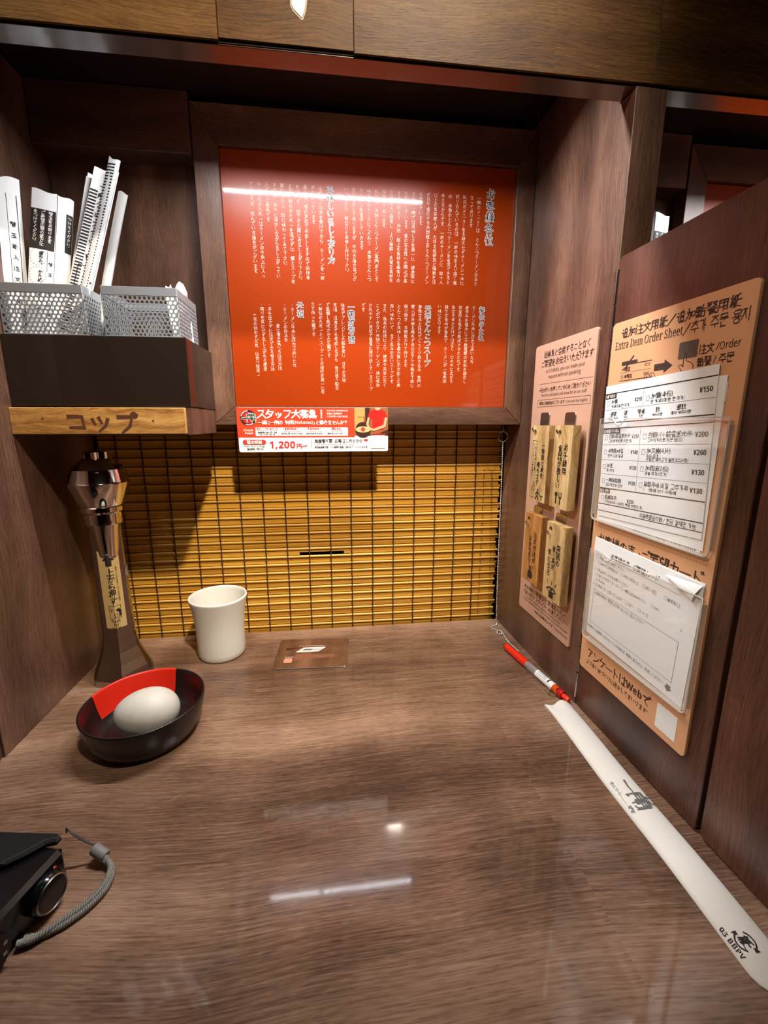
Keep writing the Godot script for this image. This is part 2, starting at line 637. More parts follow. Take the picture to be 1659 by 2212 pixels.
# one stroke as a ribbon; brush strokes swell at the start and thin out at the end
func stroke(ink: Ink, pts: Array, w: float, brush: bool):
	var n := pts.size()
	var left := []
	var right := []
	for i in n:
		var a: Vector2 = pts[maxi(i - 1, 0)]
		var b: Vector2 = pts[mini(i + 1, n - 1)]
		var d := (b - a).normalized()
		var p: Vector2 = pts[i]
		var f := 1.0
		if brush:
			f = lerpf(1.12, 0.62, float(i) / maxf(1.0, n - 1.0))
			if n == 2 and absf(d.x) > absf(d.y) * 2.0:
				f = 0.72 if i == 0 else 1.02
		if i == 0:
			p -= d * w * 0.4
		elif i == n - 1:
			p += d * w * 0.4
		else:
			var d1: Vector2 = (pts[i] - a).normalized()
			f /= maxf(0.55, absf(d1.dot(d)))
		var o := Vector2(-d.y, d.x) * w * 0.5 * f
		left.append(p + o)
		right.append(p - o)
	for i in n - 1:
		ink.t.append_array(PackedVector2Array([left[i], right[i], right[i + 1], left[i], right[i + 1], left[i + 1]]))

# y runs up on signs, down on the glyph grid
func glyph(ink: Ink, ch: String, cx: float, cy: float, size: float, weight: float, brush := true, slant := 0.0):
	var out := []
	strokes_of(ch, Rect2(-0.46, -0.46, 0.92, 0.92), out)
	for s in out:
		var pts := []
		for p in s:
			pts.append(Vector2(cx + (p.x - p.y * slant) * size, cy - p.y * size))
		stroke(ink, pts, weight * size, brush)

func latin(text: String, size: float, font := "Droid Sans", bold := false) -> PackedVector2Array:
	var key := "%s|%s|%s" % [text, font, bold]
	if not latin_cache.has(key):
		var f := SystemFont.new()
		f.font_names = PackedStringArray([font])
		if bold:
			f.font_weight = 700
		var m := TextMesh.new()
		m.font = f
		m.font_size = 40
		m.pixel_size = 1.0 / 40.0
		m.depth = 0.0
		m.curve_step = 4.0
		m.horizontal_alignment = HORIZONTAL_ALIGNMENT_LEFT
		m.text = text
		var arr := m.surface_get_arrays(0) if m.get_surface_count() else []
		var out := PackedVector2Array()
		if arr.size():
			var v: PackedVector3Array = arr[Mesh.ARRAY_VERTEX]
			var ids = arr[Mesh.ARRAY_INDEX]
			if ids == null or ids.size() == 0:
				for p in v:
					out.append(Vector2(p.x, p.y))
			else:
				for i in ids:
					out.append(Vector2(v[i].x, v[i].y))
		latin_cache[key] = out
	var res := PackedVector2Array()
	for p in latin_cache[key]:
		res.append(p * size)
	return res

# a horizontal line of mixed writing; squeezed or stretched to end at x1 when that is given
func line_h(ink: Ink, text: String, x: float, y: float, size: float, weight := 0.1, x1 := -99.0, brush := true, font := "Droid Sans", bold := false) -> float:
	var start := ink.t.size()
	var pen := x
	var i := 0
	while i < text.length():
		var c := text.unicode_at(i)
		if c < 0x250:
			var j := i
			while j < text.length() and text.unicode_at(j) < 0x250:
				j += 1
			var part := text.substr(i, j - i)
			if part.strip_edges() == "":
				pen += size * 0.35 * part.length()
			else:
				var lead := part.length() - part.lstrip(" ").length()
				var trail := part.length() - part.rstrip(" ").length()
				pen += size * 0.3 * lead
				var t := latin(part.strip_edges(), size, font, bold)
				var lo := 1e9
				var hi := -1e9
				for p in t:
					lo = minf(lo, p.x)
					hi = maxf(hi, p.x)
				for p in t:
					ink.t.append(Vector2(pen + p.x - lo, y + p.y))
				pen += maxf(0.0, hi - lo) + size * 0.06 + size * 0.3 * trail
			i = j
		else:
			glyph(ink, text[i], pen + size * 0.5, y, size, weight, brush)
			pen += size * (0.6 if text[i] in "・、。「」（）" else 1.0)
			i += 1
	if x1 > -90.0 and pen > x:
		var k := (x1 - x) / (pen - x)
		for q in range(start, ink.t.size()):
			ink.t[q].x = x + (ink.t[q].x - x) * k
		pen = x1
	return pen

func line_v(ink: Ink, text: String, x: float, y: float, pitch: float, size: float, weight := 0.1, brush := true):
	for i in text.length():
		var ch := text[i]
		var cy := y - pitch * (i + 0.5)
		if ch == "ー":
			stroke(ink, [Vector2(x, cy + size * 0.4), Vector2(x, cy - size * 0.4)], weight * size, brush)
		elif ch in "、。":
			glyph(ink, ch, x + size * 0.55, cy + size * 0.45, size, weight, brush)
		elif ch == "「" or ch == "」" or ch == "（" or ch == "）":
			var d := -1.0 if ch in "「（" else 1.0
			stroke(ink, [Vector2(x - size * 0.3 * d, cy - d * 0.1 * size), Vector2(x + size * 0.3 * d, cy - d * 0.1 * size), Vector2(x + size * 0.3 * d, cy + d * 0.2 * size)], weight * size, false)
		else:
			glyph(ink, ch, x, cy, size, weight, brush)

func ink_rect(ink: Ink, x0: float, y0: float, x1: float, y1: float):
	ink.t.append_array(PackedVector2Array([Vector2(x0, y0), Vector2(x1, y0), Vector2(x1, y1), Vector2(x0, y0), Vector2(x1, y1), Vector2(x0, y1)]))

func ink_frame(ink: Ink, x0: float, y0: float, x1: float, y1: float, w: float):
	for s in [[x0, y0, x1, y0], [x1, y0, x1, y1], [x1, y1, x0, y1], [x0, y1, x0, y0]]:
		stroke(ink, [Vector2(s[0], s[1]), Vector2(s[2], s[3])], w, false)

func ink_line(ink: Ink, a: Vector2, b: Vector2, w: float):
	stroke(ink, [a, b], w, false)

func ink_poly(ink: Ink, pts: Array):
	var p := PackedVector2Array(pts)
	for i in Geometry2D.triangulate_polygon(p):
		ink.t.append(p[i])

func ink_disc(ink: Ink, c: Vector2, r: float, seg := 16, inner := 0.0, t0 := 0.0, t1 := TAU):
	for k in seg:
		var a := t0 + (t1 - t0) * k / seg
		var b := t0 + (t1 - t0) * (k + 1) / seg
		var va := Vector2(cos(a), sin(a))
		var vb := Vector2(cos(b), sin(b))
		ink.t.append_array(PackedVector2Array([c + va * inner, c + va * r, c + vb * r, c + va * inner, c + vb * r, c + vb * inner]))

# commits the ink as one flat mesh at height z over the face, its coordinates shifted by -o;
# crossing strokes lie a few microns apart, as ink laid over ink does
func ink_mesh(ink: Ink, z: float, o := Vector2.ZERO, map = null) -> ArrayMesh:
	var v := PackedVector3Array()
	var nn := PackedVector3Array()
	for i in range(0, ink.t.size() - 2, 3):
		var a := ink.t[i] - o
		var b := ink.t[i + 1] - o
		var c := ink.t[i + 2] - o
		if (b - a).cross(c - a) > 0.0:
			var s := b
			b = c
			c = s
		var lay := ((i / 6) % 23) * 0.000004
		if map == null:
			for p in [a, b, c]:
				v.append(Vector3(p.x, p.y, z + lay))
				nn.append(Vector3(0, 0, 1))
		else:
			var pa: Vector3 = map.call(a)
			var pb: Vector3 = map.call(b)
			var pc: Vector3 = map.call(c)
			var n := -(pb - pa).cross(pc - pa).normalized()
			for p in [pa, pb, pc]:
				v.append(p + n * lay)
				nn.append(n)
	var arr := []
	arr.resize(Mesh.ARRAY_MAX)
	arr[Mesh.ARRAY_VERTEX] = v
	arr[Mesh.ARRAY_NORMAL] = nn
	var m := ArrayMesh.new()
	if v.size():
		m.add_surface_from_arrays(Mesh.PRIMITIVE_TRIANGLES, arr)
	return m

# the frame of reference of the right-hand partition: x along it towards the guest, y up, z into the booth
func right_basis() -> Basis:
	var e := Vector3(TOE, 0, 1).normalized()
	return Basis(e, Vector3.UP, e.cross(Vector3.UP))

func right_at(s: float, y: float, off := 0.0) -> Vector3:
	return Vector3(HALF, 0, 0) + right_basis() * Vector3(s, y, off)

const GLYPHS := """
あ 1282 404458 736638172554858769;い 11152736 728486;う 3061 1453747649;え 3061 137319 46577989;お 1373 404738172665868869 7193
か 1363655948 403519 8295;き 1272 1484 406476 26285979;く 702479;け 1018 3393 707659;こ 2272 263888
さ 1383 4076 26285969;し 30375987;す 1292 50543634545639;せ 1494 717566 31374989;そ 21711584465979
た 1363 4019 5484 576999;ち 1282 402654858749;つ 0362948748;て 1281444779;と 3044 83352889
な 1262 4016 7193 6468393789;に 1119 4383 465998;ぬ 1238 60461815528487696799;ね 3039 134207 35628488696799;の 5146281541838659
は 1019 4292 707859486799;ひ 02411539687296;ふ 4061 52665938 1608 8698;へ 063398;ほ 1019 4191 4494 717859486799
ま 1282 2474 505839284789;み 216128164698 8469;む 1262 4045262445388987 8294;め 1238 6046181552948869;も 4037598886 1272 1575
や 04629466 3159 6052;ゆ 111724628557 506639;よ 5373 505839184789;ら 3061 22165486 866839;り 212534 707549
る 21711654866948 4857;れ 3039 134207 3562747898;ろ 217116548649;わ 3039 134207 35739569;を 1272 40155457 84274989;ん 500935566996
ア 118164 534729;イ 8015 5359;ウ 5052 1412827639;エ 1282 5258 0898;オ 0393 606958 6318
カ 13837968 404519;キ 1382 0695 4069;ク 3015 32826629;ケ 3014 2393 636639;コ 128288 1888
サ 0393 3036 707549;シ 1132 0425 195792;ス 11715509 5599;セ 048366 313888;ソ 1124 817539
タ 3005 32825719 2466;チ 7021 0494 515629;ツ 0215 4154 927639;テ 2181 0494 544729;ト 3039 3386
ナ 0393 505519;ニ 2272 0898;ノ 806519;ヒ 202888 8224;フ 11816629;ヘ 063398;ホ 0393 5059 2518 7598
マ 029247 3568;ム 401887 6599;メ 805619 2377;モ 1181 0494 414898;ヤ 048265 3059;ユ 227268 0898;ヨ 118189 1585 1888
ラ 2171 14846729;リ 2025 707549;ル 313509 606996;レ 202985;ロ 1181881811;ワ 1411817539;ン 1133 196793;ー 0595;々 3005 227257 4568
亻 7015 5359;氵 2052 1345 1965;扌 0282 505938 0784;忄 5059 2315 7294;艹 0595 3039 6069;宀 5053 19149489;广 5052 2292 222609;辶 1122 042427 273999
糸 502254 723585 5559 3618 7698;言 4051 0292 2474 2575 #2679;食 5003 5093 3363 #2477 2676 272958 4799;金 5004 5094 2474 1676 5459 2728 7768 0999
門 #0044 0242 0409 #5094 5292 9499;車 1181 #2266 2474 5059 0898;貝 #2077 2272 2474 3719 6789;頁 0090 4042 #2277 2474 2575 3719 6789
隹 3004 2229 6052 2292 2494 2696 2999 6269;阝 2029 20805384 846846;女 402589 735619 0393;子 117153 535938 0595;彳 5013 6316 4549;尸 11818414 111609
口 #1288;日 #2079 2474;目 #2079 2373 2676;田 #1188 1585 5158;木 0393 5059 5308 5398;火 504509 4599 1325 8275;土 1484 5059 0999;王 1181 1585 0999 5159;玉 1181 1585 0999 5159 6778
石 0191 4107 #3589;示 2171 0393 5359 2617 7698;礻 3051 137317 4549 5577;衤 3051 137317 4549 5577 7466;心 1508 33387886 4153 7295;灬 2009 3049 6069 8099;月 202609 20808968 2383 2686
力 13837958 404509;刀 11818968 414609;刂 2126 7079;又 11816609 2399;攵 3004 2292 725709 2499;欠 3004 228274 534709 5599;斤 7021 212609 2494 6469;立 5052 1282 3447 7467 0999
虫 #2276 5059 1989 7798;米 5059 0494 2133 8163 4408 5498;羊 2032 7062 1282 1585 0797 5259;魚 4003 417123 #2377 2575 5357 1809 3849 6869 8899;豆 0090 #2265 3638 7668 0999;酉 0090 #1289 3034 6064 1585 1787
辛 5051 1181 3243 7263 0494 1686 5459;音 5051 1181 3243 7263 0494 #2579 2777;走 1282 5055 0494 5558 5686 3519 273999;里 #1185 1383 5159 1777 0999;歹 0090 3005 2373 736609 3455
重 7010 0191 #2265 2474 5059 1787 0999;耳 0191 2128 7179 2373 2575 0797;聿 1181 8185 0393 1585 2777 0999 5059;也 049396 5057 22289897;夕 4004 32825709 3456;夫 1181 0494 505509 5599
未 2272 0494 5059 5408 5498;青 1080 1282 0494 5054 月1599;谷 3013 6083 5205 5295 #2579;禾 7021 0393 5059 5308 5398;麦 1171 2262 0383 4043 又1499;反 2191 212609 又3399
一 0595;丁 0191 515938;三 1181 2575 0999;上 4049 4484 0999;下 0191 5159 5375;不 0191 5106 5159 5486;中 #1276 5059;事 0191 #2264 1575 0696 1888 5058;人 504509 5599
仕 亻0039 土3199;他 亻0039 也3099;付 亻0039 3292 727958 4466;以 1118 1837 4153 807649 6699;仲 亻0039 中3199;份 亻0039 分3099;会 5004 5094 3363 1686 462979 6788;伝 亻0039 4181 3494 544888 7699
伴 亻0039 半3099;位 亻0039 立3099;体 亻0039 木3099 4878;何 亻0039 可3099;余 5004 5094 3363 1585 5359 2718 7798;作 亻0039 5033 4292 6269 6494 6696;使 亻0039 3191 #4375 606539 4699
倍 亻0039 立3094 口4599;候 亻0029 3238 4181 8183 4393 4696 7349 7699;健 亻0029 324428 273999 聿4096;働 亻0029 重2069 力6099;元 2171 0494 343609 646898;光 5054 1233 8263 0494 343709 646898
入 40514609 5499;全 5004 5094 2474 2676 5459 0999;公 3004 6094 542888 6689;共 1282 3036 7076 0696 3719 6789;円 19118189 5154 1585;出 5059 11148481 15198985;分 3004 6094 25757958 4519
切 0453 2028 2848 刀4199;初 衤0049 刀4199;制 2012 1252 0454 3039 18165658 刂6099;前 2032 7062 0393 月1449 刂6499;加 力0059 口5297;助 #1047 1242 1545 0858 力5099;努 女0045 又5095 力2599
募 艹0092 #2254 2373 0595 4517 5586 力3599;化 亻0039 8154 50589896;十 0494 5059;半 2132 8163 1484 0696 5059;単 2031 5041 7161 #2265 2474 5259 0797;厳 2031 5051 8071 1292 121609 耳2449 攵5499
叉 又0099 4153;収 1118 1837 3039 又4199;取 耳0059 又4099;受 7020 2132 4153 7162 05039395 又1499;只 #2175 3609 6699;召 刀1084 口2599;可 0191 #1357 717958;各 4003 31714406 3296 #2679
合 5004 5094 3363 #2579;同 19118189 3363 #3567;吸 口0237 418164846739 515539 5499;周 111609 11818968 3272 5154 2575 #3668;味 口0237 未4099;呼 口0237 8040 5152 8172 4494 646958;品 #2063 #0549 #5599
員 #2062 貝1399;唐 广0099 3373 7375 2494 3575 5156 #3779;器 #0031 #6091 0393 4205 5396 #0739 #6799;嚴 #1031 #6081 0292 021609 耳1449 攵5499;四 #0188 313616 616584;回 #0099 #3366;囲 #0099 2373 2676 424628 6268
地 土0049 也3099;基 2026 7076 0191 2373 2474 0696 3617 6688 土2799;場 土0039 日4083 3494 45958978 6539 7559;境 土0039 立3093 日4386 5639 66699998;壁 尸0045 口1345 辛5095 土1599;声 1181 5053 2373 25858727 5557 252709
多 夕2074 夕2499;夜 5051 0191 亻0239 夕4299;大 0393 504509 5499;天 1181 0494 515509 5599;央 25228285 0595 505609 5699;奥 5041 16128186 米3265 0696 5509 5599;好 女0049 子4099;安 宀0093 女1399
定 宀0093 2474 5458 5686 2609 283999;客 宀0093 各1299;容 宀0093 3324 6384 5505 5595 #3679;寄 宀0093 大2255 0595 #2768 757958;富 宀0093 2373 #3465 田2699;寝 宀0093 3339 1425 1828 ヨ4366 4695 又5799
寧 宀0093 2325 4345 6365 8385 #1567 0797 575948;専 0191 #2264 2373 5055 0696 767958 2748;小 505938 2317 7396;届 尸0099 由3499;由 #1389 1686 5059;属 尸0099 3474 #3576 5459 2878;層 尸0099 3343 7363 田3467 日3799
履 尸0099 彳2359 日5376 又5699;希 2062 7022 0393 4307 28258587 5359;席 广0099 3494 4346 7376 4676 38377778 5669;年 3004 2181 2474 2427 0797 5159;広 广0099 543888 7699;店 广0099 5356 5484 #3679
度 广0099 3393 4345 7375 4575 又3699;康 广0099 3373 7375 2494 3575 5259 2748 7697;式 0292 1555 3558 0848 605699 8092;引 11515414175749 8089;当 5054 1132 8162 15858919 1787;待 彳0039 土4094 3595 757958 4768
後 彳0039 604263 814494 又4599;徐 彳0039 余3099;従 彳0039 4052 8072 3393 6368 6595 4538 3899;応 广0099 心2499;思 田1084 心0599;性 忄0029 生3099;情 忄0029 青3099;想 木0044 目5094 心0599
感 1191 111506 2353 #2455 606486 心0599;態 301242 月1345 60648483 9072 心0599;慮 5052 5181 1393 131609 田3356 心1599;成 1292 121609 1454 545847 60669998 8091;手 7021 1383 0696 505938;払 扌0039 604898 7699
技 扌0039 支3099;押 扌0039 #4085 4383 6069;採 扌0039 8040 4152 6162 9172 木4399;接 扌0039 立3094 女3499;提 扌0039 日4083 3494 6468 6686 4638 3899;支 1181 5054 又1499;教 0252 3004 0454 5007 子1549 攵5099
数 米0045 女0549 攵5099;文 5051 0292 725609 2399;料 米0049 5162 5465 4797 8089;新 立0054 木0459 斤5099;方 5051 0292 423609 34847958;旨 20248483 8122 日2599;昇 日2063 6414 0696 444709 7479
昼 2181 8184 2484 212606 5596 日3678 0999;時 日0148 土4094 3595 757958 4768;普 2031 7061 0292 4245 6265 1324 8374 0595 日2699;暇 日0138 4049 416164 4464 4666 718184 又5699;書 2171 7174 0292 2474 5055 0595 日2699
替 夫0045 夫5095 日2599;最 日2083 0393 耳0459 又5599;望 2030 0141 111444 月5095 王1599;本 0393 5059 5308 5398 3767;札 木0059 70789896;材 木0049 4393 707958 7347;来 1181 2233 7263 0494 5059 5408 5498
杯 木0049 不4099;椰 木0039 耳3069 阝6099;業 3033 6063 1122 8172 0393 3444 7464 1575 0696 5359 5618 5698;極 木0039 3191 515473 #4466 又6488 3999;様 木0039 羊4095 水4499;水 505938 034308 8254 5498;欲 谷0059 欠5099
款 1141 2034 0353 示0449 欠5099;歴 1191 111609 木2256 木5296 5659 5787 3639 2999;殊 歹0049 未4099 5032;毎 3003 2181 #2378 0595 5357;毒 1080 1282 5053 0393 #2488 0696 5458;気 3003 2181 2262 14647898 5519 2558
求 0292 505938 1435 0847 8465 5598 7182;沈 氵0029 35328295 605539 66689897;法 氵0029 土3094 654888 7699;泥 氵0029 尸3099 54588897 8556;注 氵0029 5061 王3199;活 氵0029 8040 3393 6055 #4589
浮 氵0029 8040 4152 6162 9172 4383 8365 655958 3797;消 氵0029 6063 4152 9172 月4499;深 氵0029 32319192 5134 7184 木3499;混 氵0029 日4083 4449 4666 4968 7479 9575 7999;済 氵0029 6061 3292 8144 4194 4549 8589 4686
渡 氵0029 度3099;温 氵0029 日4083 #4588 5558 7578 3999;湿 氵0029 日4083 5458 7478 4657 8676 3999;溶 氵0029 容3099;炊 火0049 欠4099;然 夕0046 4393 706446 6396 8192 灬0799
熟 3031 0151 #1243 1444 3446 0555 5282 8286 606456 灬0799;熱 土0043 土0346 5282 8286 606456 5465 灬0799;燒 火0039 土4073 土3355 土6395 3696 5639 66689998;片 202609 2494 6064 2666 6669
物 2013 1252 3039 0756 5034 42928978 6249 7259;特 2013 1252 3039 0756 土4094 3595 757958 4768;状 3039 1122 0836 4393 605639 6499 8092;独 4014 203928 3507 虫4199;現 王0049 目4086 5639 66689998
環 王0039 #3092 5052 7072 3393 #4475 5739 5559 6599;生 3004 2282 2575 5059 0999;産 5051 1181 3243 7263 1494 141709 生3599;用 111609 11818968 1383 1686 5159;申 #1286 1484 5059;白 5032 #2289 2575
的 2012 #0248 0545 6044 52929978 6567;相 木0049 目5099;研 石0049 4191 4595 515649 8189;硬 石0039 3191 #4275 4474 616639 4699;祖 礻0049 #5088 5383 5686 4999;私 禾0049 ム4099;秘 禾0049 8149 4547 54578886 6173 8496
種 禾0049 重4099;究 宀0093 3325 6385 1676 454809 76789998;第 2012 1141 6052 5191 1383 8385 1585 1517 1797 9789 5359 5609;等 2012 1141 6052 5191 土1296 0696 767958 3748;粉 米0049 分4099
紙 糸0049 8041 4149 4968 4494 615899;級 糸0049 418164846739 515539 5499;絞 糸0049 6061 4191 5143 8193 7436 5499;給 糸0049 合4099;緒 糸0049 者4099;美 2031 7061 1181 2373 0595 5156 5609 5699
考 1171 4044 0494 8007 4537877958;者 1171 4044 0494 8007 日2599;職 耳0039 立3063 日4468 3393 705799 8092;脂 月0049 旨4099;自 5032 #2289 2474 2676;臭 5031 #2165 2373 0797 5609 5699
良 5051 #2165 2373 2529 2947 4699 7566;色 3003 216143 #1376 4346 16189896;英 艹0082 25238385 0696 525709 5699;茶 艹0082 5205 5295 1686 5459 2718 7798;菓 艹0082 #2256 2474 5259 0696 5609 5699;蒜 艹0082 示0249 示5299
蔥 艹0082 5243 #2366 2464 心0699;藍 艹0082 #0346 2326 6153 6393 7486 #1689 3739 6769 0999;蘭 艹0082 門0299 3565 #4667 5459;蛋 0191 5154 5374 313405 虫2599;行 彳0039 4181 3494 747958
表 1181 2272 0494 5054 5407 3539 3958 5499 8475;裏 5051 0191 #2254 2373 5257 1575 0696 3639 3957 5699;補 衤0039 4292 49448489 4686 6069 8091;製 1012 0151 0353 3035 刂6075 0696 5608 3739 3958 5799
要 0090 #1183 4043 6063 女0499;記 言0049 5191 9194 5494 54589897;話 言0049 8051 4393 7156 #5689;語 言0049 5191 6154 5383 8385 4595 #5689;調 言0039 周4099;豊 #1085 3035 6065 1383 豆1599
質 斤0044 斤5094 貝1499;赤 1181 5054 0494 343809 646958 1608 8698;超 走0079 刀5094 #5487;越 走0079 5292 525647 706697 8091;軟 車0049 欠5099;込 辶0099 入3087;追 辶0099 6051 4148 #4174 #4578
通 辶0099 4181 8163 用3388;週 辶0099 周3088;進 辶0099 隹3088;違 辶0099 4181 6043 3393 #4475 3787 6678;選 辶0099 #3052 #6082 共3488;配 酉0049 5191 9195 5595 55589897;醋 酉0049 4292 5053 8083 4494 日5599
長 2025 2080 2272 2474 0595 2529 2947 4599 8566;間 門0099 #3568 3767;関 門0099 3444 6465 3575 5538 5678;限 阝0049 良3099;除 阝0039 余3099;隅 阝0039 #4083 6067 39358589 5777
集 隹1076 0797 5659 5719 5789;離 3031 0151 11144441 2233 09055559 3547 隹5099;面 0090 4032 #0288 3238 6268 3565;頃 0353 20274837 頁4099;順 101709 2028 3039 頁4099;頻 2024 2242 1114 0454 3437 1506 5519 頁4099
類 米0045 大0549 頁4099;飯 食0049 反4099;飲 食0049 欠4099;餐 歹0044 又5094 食1499;高 5051 0191 #3254 19158589 #3668;髪 2024 2060 2252 0454 9061 9172 9374 0595 4509 又3699;鮮 魚0049 羊4099
鹽 #0045 2025 6053 6393 #1689 3739 6769 0999;麵 麦0049 面4099;麺 麦0049 面4099;點 #0144 2127 0242 0555 0757 灬0849 6054 6383 #5589;計 言0049 4494 7079;招 扌0039 召3099;工 1181 5159 0999;供 亻0039 共3099;卓 5052 5282 日2367 0797 5659;置 #1182 4042 6062 1383 5254 #3478 3575 3676 1519 1999;図 #0099 3345 5153 2568 7538;制 2012 1252 0454 3039 18165658 刂6099
ㄱ 118188;ㄴ 111888;ㄷ 81111888;ㄹ 118184141888;ㅁ #1188;ㅂ 1118 8188 1585 1888;ㅅ 5108 5288;ㅇ 518295885928152251;ㅈ 1181 5208 5288;ㅊ 5051 1282 5308 5388;ㅋ 118188 1484;ㅌ 81111888 1585;ㅍ 1181 3138 6168 1888;ㅎ 5051 1282 53746859463553
ㅏ 3039 3575;ㅐ 2029 6069 2565;ㅑ 3039 3373 3676;ㅓ 6069 1565;ㅔ 4049 7079 1545;ㅕ 6069 1363 1666;ㅖ 4049 7079 1343 1646;ㅗ 0797 5257;ㅛ 0797 3237 6267;ㅜ 0393 5358;ㅠ 0393 3338 6368;ㅡ 0595;ㅣ 5059
、 0213;。 0212232202;・ 4455;「 806065;」 343919;（ 702579;） 207529;／ 8109;〜 0635658494;？ 133172445546 4849;！ 5056 5859;※ 1188 8118 5051 5859 0515 8595;↑ 5059
"""

# ---------------------------------------------------------------- the setting
func build_setting():
	var dim := mat_plain(Color8(96, 72, 54), 0.7)
	var s := slab(Vector3(-2.2, -0.8, -0.6), Vector3(2.6, -0.75, 2.4), 0.001)
	struct("floor", s[0], mat_plain(Color8(84, 66, 52), 0.5), s[1])
	s = slab(Vector3(-2.2, 1.3, -0.6), Vector3(2.6, 1.35, 2.4), 0.001)
	struct("ceiling", s[0], mat_plain(Color8(150, 132, 108), 0.8), s[1])
	s = slab(Vector3(-2.2, -0.75, 2.35), Vector3(2.6, 1.3, 2.4), 0.001)
	struct("wall_rear", s[0], mat_plain(Color8(120, 84, 58), 0.6), s[1])
	s = slab(Vector3(-2.2, -0.75, -0.6), Vector3(-2.15, 1.3, 2.35), 0.001)
	struct("wall_far_left", s[0], dim, s[1])
	s = slab(Vector3(2.55, -0.75, -0.6), Vector3(2.6, 1.3, 2.35), 0.001)
	struct("wall_far_right", s[0], dim, s[1])
	s = slab(Vector3(-2.15, -0.75, -0.6), Vector3(2.55, 1.3, -0.55), 0.001)
	struct("wall_kitchen", s[0], dim, s[1])
	s = slab(Vector3(-2.15, -0.75, -0.06), Vector3(2.55, -0.031, -0.045), 0.001)
	struct("wall_counter_front", s[0], M.wall, s[1])
	s = slab(Vector3(-2.15, 0.9201, 0.12), Vector3(2.55, 1.3, 0.2), 0.001)
	struct("wall_above_booths", s[0], M.wall, s[1])
	var t := thing("counter_top", "long walnut laminate counter top running through the booths", "counter", Vector3(0.2, 0, 0))
	s = slab(Vector3(-2.15, -0.03, -0.0005), Vector3(2.35, 0.0, 0.8), 0.0008, 0)
	obj("board", s[0], M.table, t, s[1])
	# the fascia above the booths: a carcass board faced with thin panels and a plaque let in between them
	s = slab(Vector3(-2.15, 0.6224, 0.207), Vector3(2.55, 0.92, 0.2264), 0.0005, 0)
	struct("trim_1", s[0], M.carcass, s[1])
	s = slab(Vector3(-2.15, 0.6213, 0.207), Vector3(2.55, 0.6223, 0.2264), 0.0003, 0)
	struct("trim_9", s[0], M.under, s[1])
	var n := 2
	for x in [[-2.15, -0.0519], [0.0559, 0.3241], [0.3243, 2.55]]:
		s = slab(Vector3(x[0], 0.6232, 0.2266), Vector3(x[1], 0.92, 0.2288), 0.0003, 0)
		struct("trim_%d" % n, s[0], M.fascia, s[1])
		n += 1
	t = thing("name_plaque", "brown wooden plaque with a white pointed brush mark set in the fascia", "plaque", Vector3(0.002, 0.6245, 0.2266))
	s = slab(Vector3(-0.0537, 0.0004, 0), Vector3(0.0537, 0.107, 0.0015), 0.0004, 0)
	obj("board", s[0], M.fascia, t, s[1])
	var tip := PackedVector2Array([Vector2(0.0068, 0.9), Vector2(0.0068, 0.6512), Vector2(0.0085, 0.6485), Vector2(0.0143, 0.6437), Vector2(0.0165, 0.649), Vector2(0.0184, 0.66), Vector2(0.0184, 0.9)])
	for i in tip.size():
		tip[i] = Vector2(tip[i].x - 0.002, minf(tip[i].y, 0.69) - 0.6245)
	obj("mark_border", plate(Geometry2D.offset_polygon(tip, 0.0014)[0], 0.0003, 0.0, 0, Vector2.ZERO, 0.0014), mat_plain(Color8(142, 124, 92), 0.5), t)
	obj("white_mark", plate(tip, 0.0007, 0.0, 0, Vector2.ZERO, 0.0014), mat_plain(Color8(226, 220, 208), 0.5), t)
	build_back(0.0)
	build_back(0.642)

# what stands behind the counter of one booth: back wall, soffit, rail over the shelf recess
var back_count := 0
func build_back(dx: float):
	var side: String = ["centre", "next"][back_count]
	var s := slab(Vector3(dx - 0.3, 0.3465, -0.01), Vector3(dx + 0.3, 0.716, 0.018), 0.001, 1)
	struct("wall_back_" + side, s[0], M.frame, s[1])
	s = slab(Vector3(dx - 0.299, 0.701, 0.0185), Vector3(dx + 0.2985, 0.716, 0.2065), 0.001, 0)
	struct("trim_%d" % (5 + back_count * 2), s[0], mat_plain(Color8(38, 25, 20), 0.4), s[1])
	s = slab(Vector3(dx - 0.2995, 0.637, 0.0185), Vector3(dx - 0.1258, 0.7005, 0.0448), 0.0006, 0)
	struct("trim_%d" % (6 + back_count * 2), s[0], M.frame, s[1])
	back_count += 1

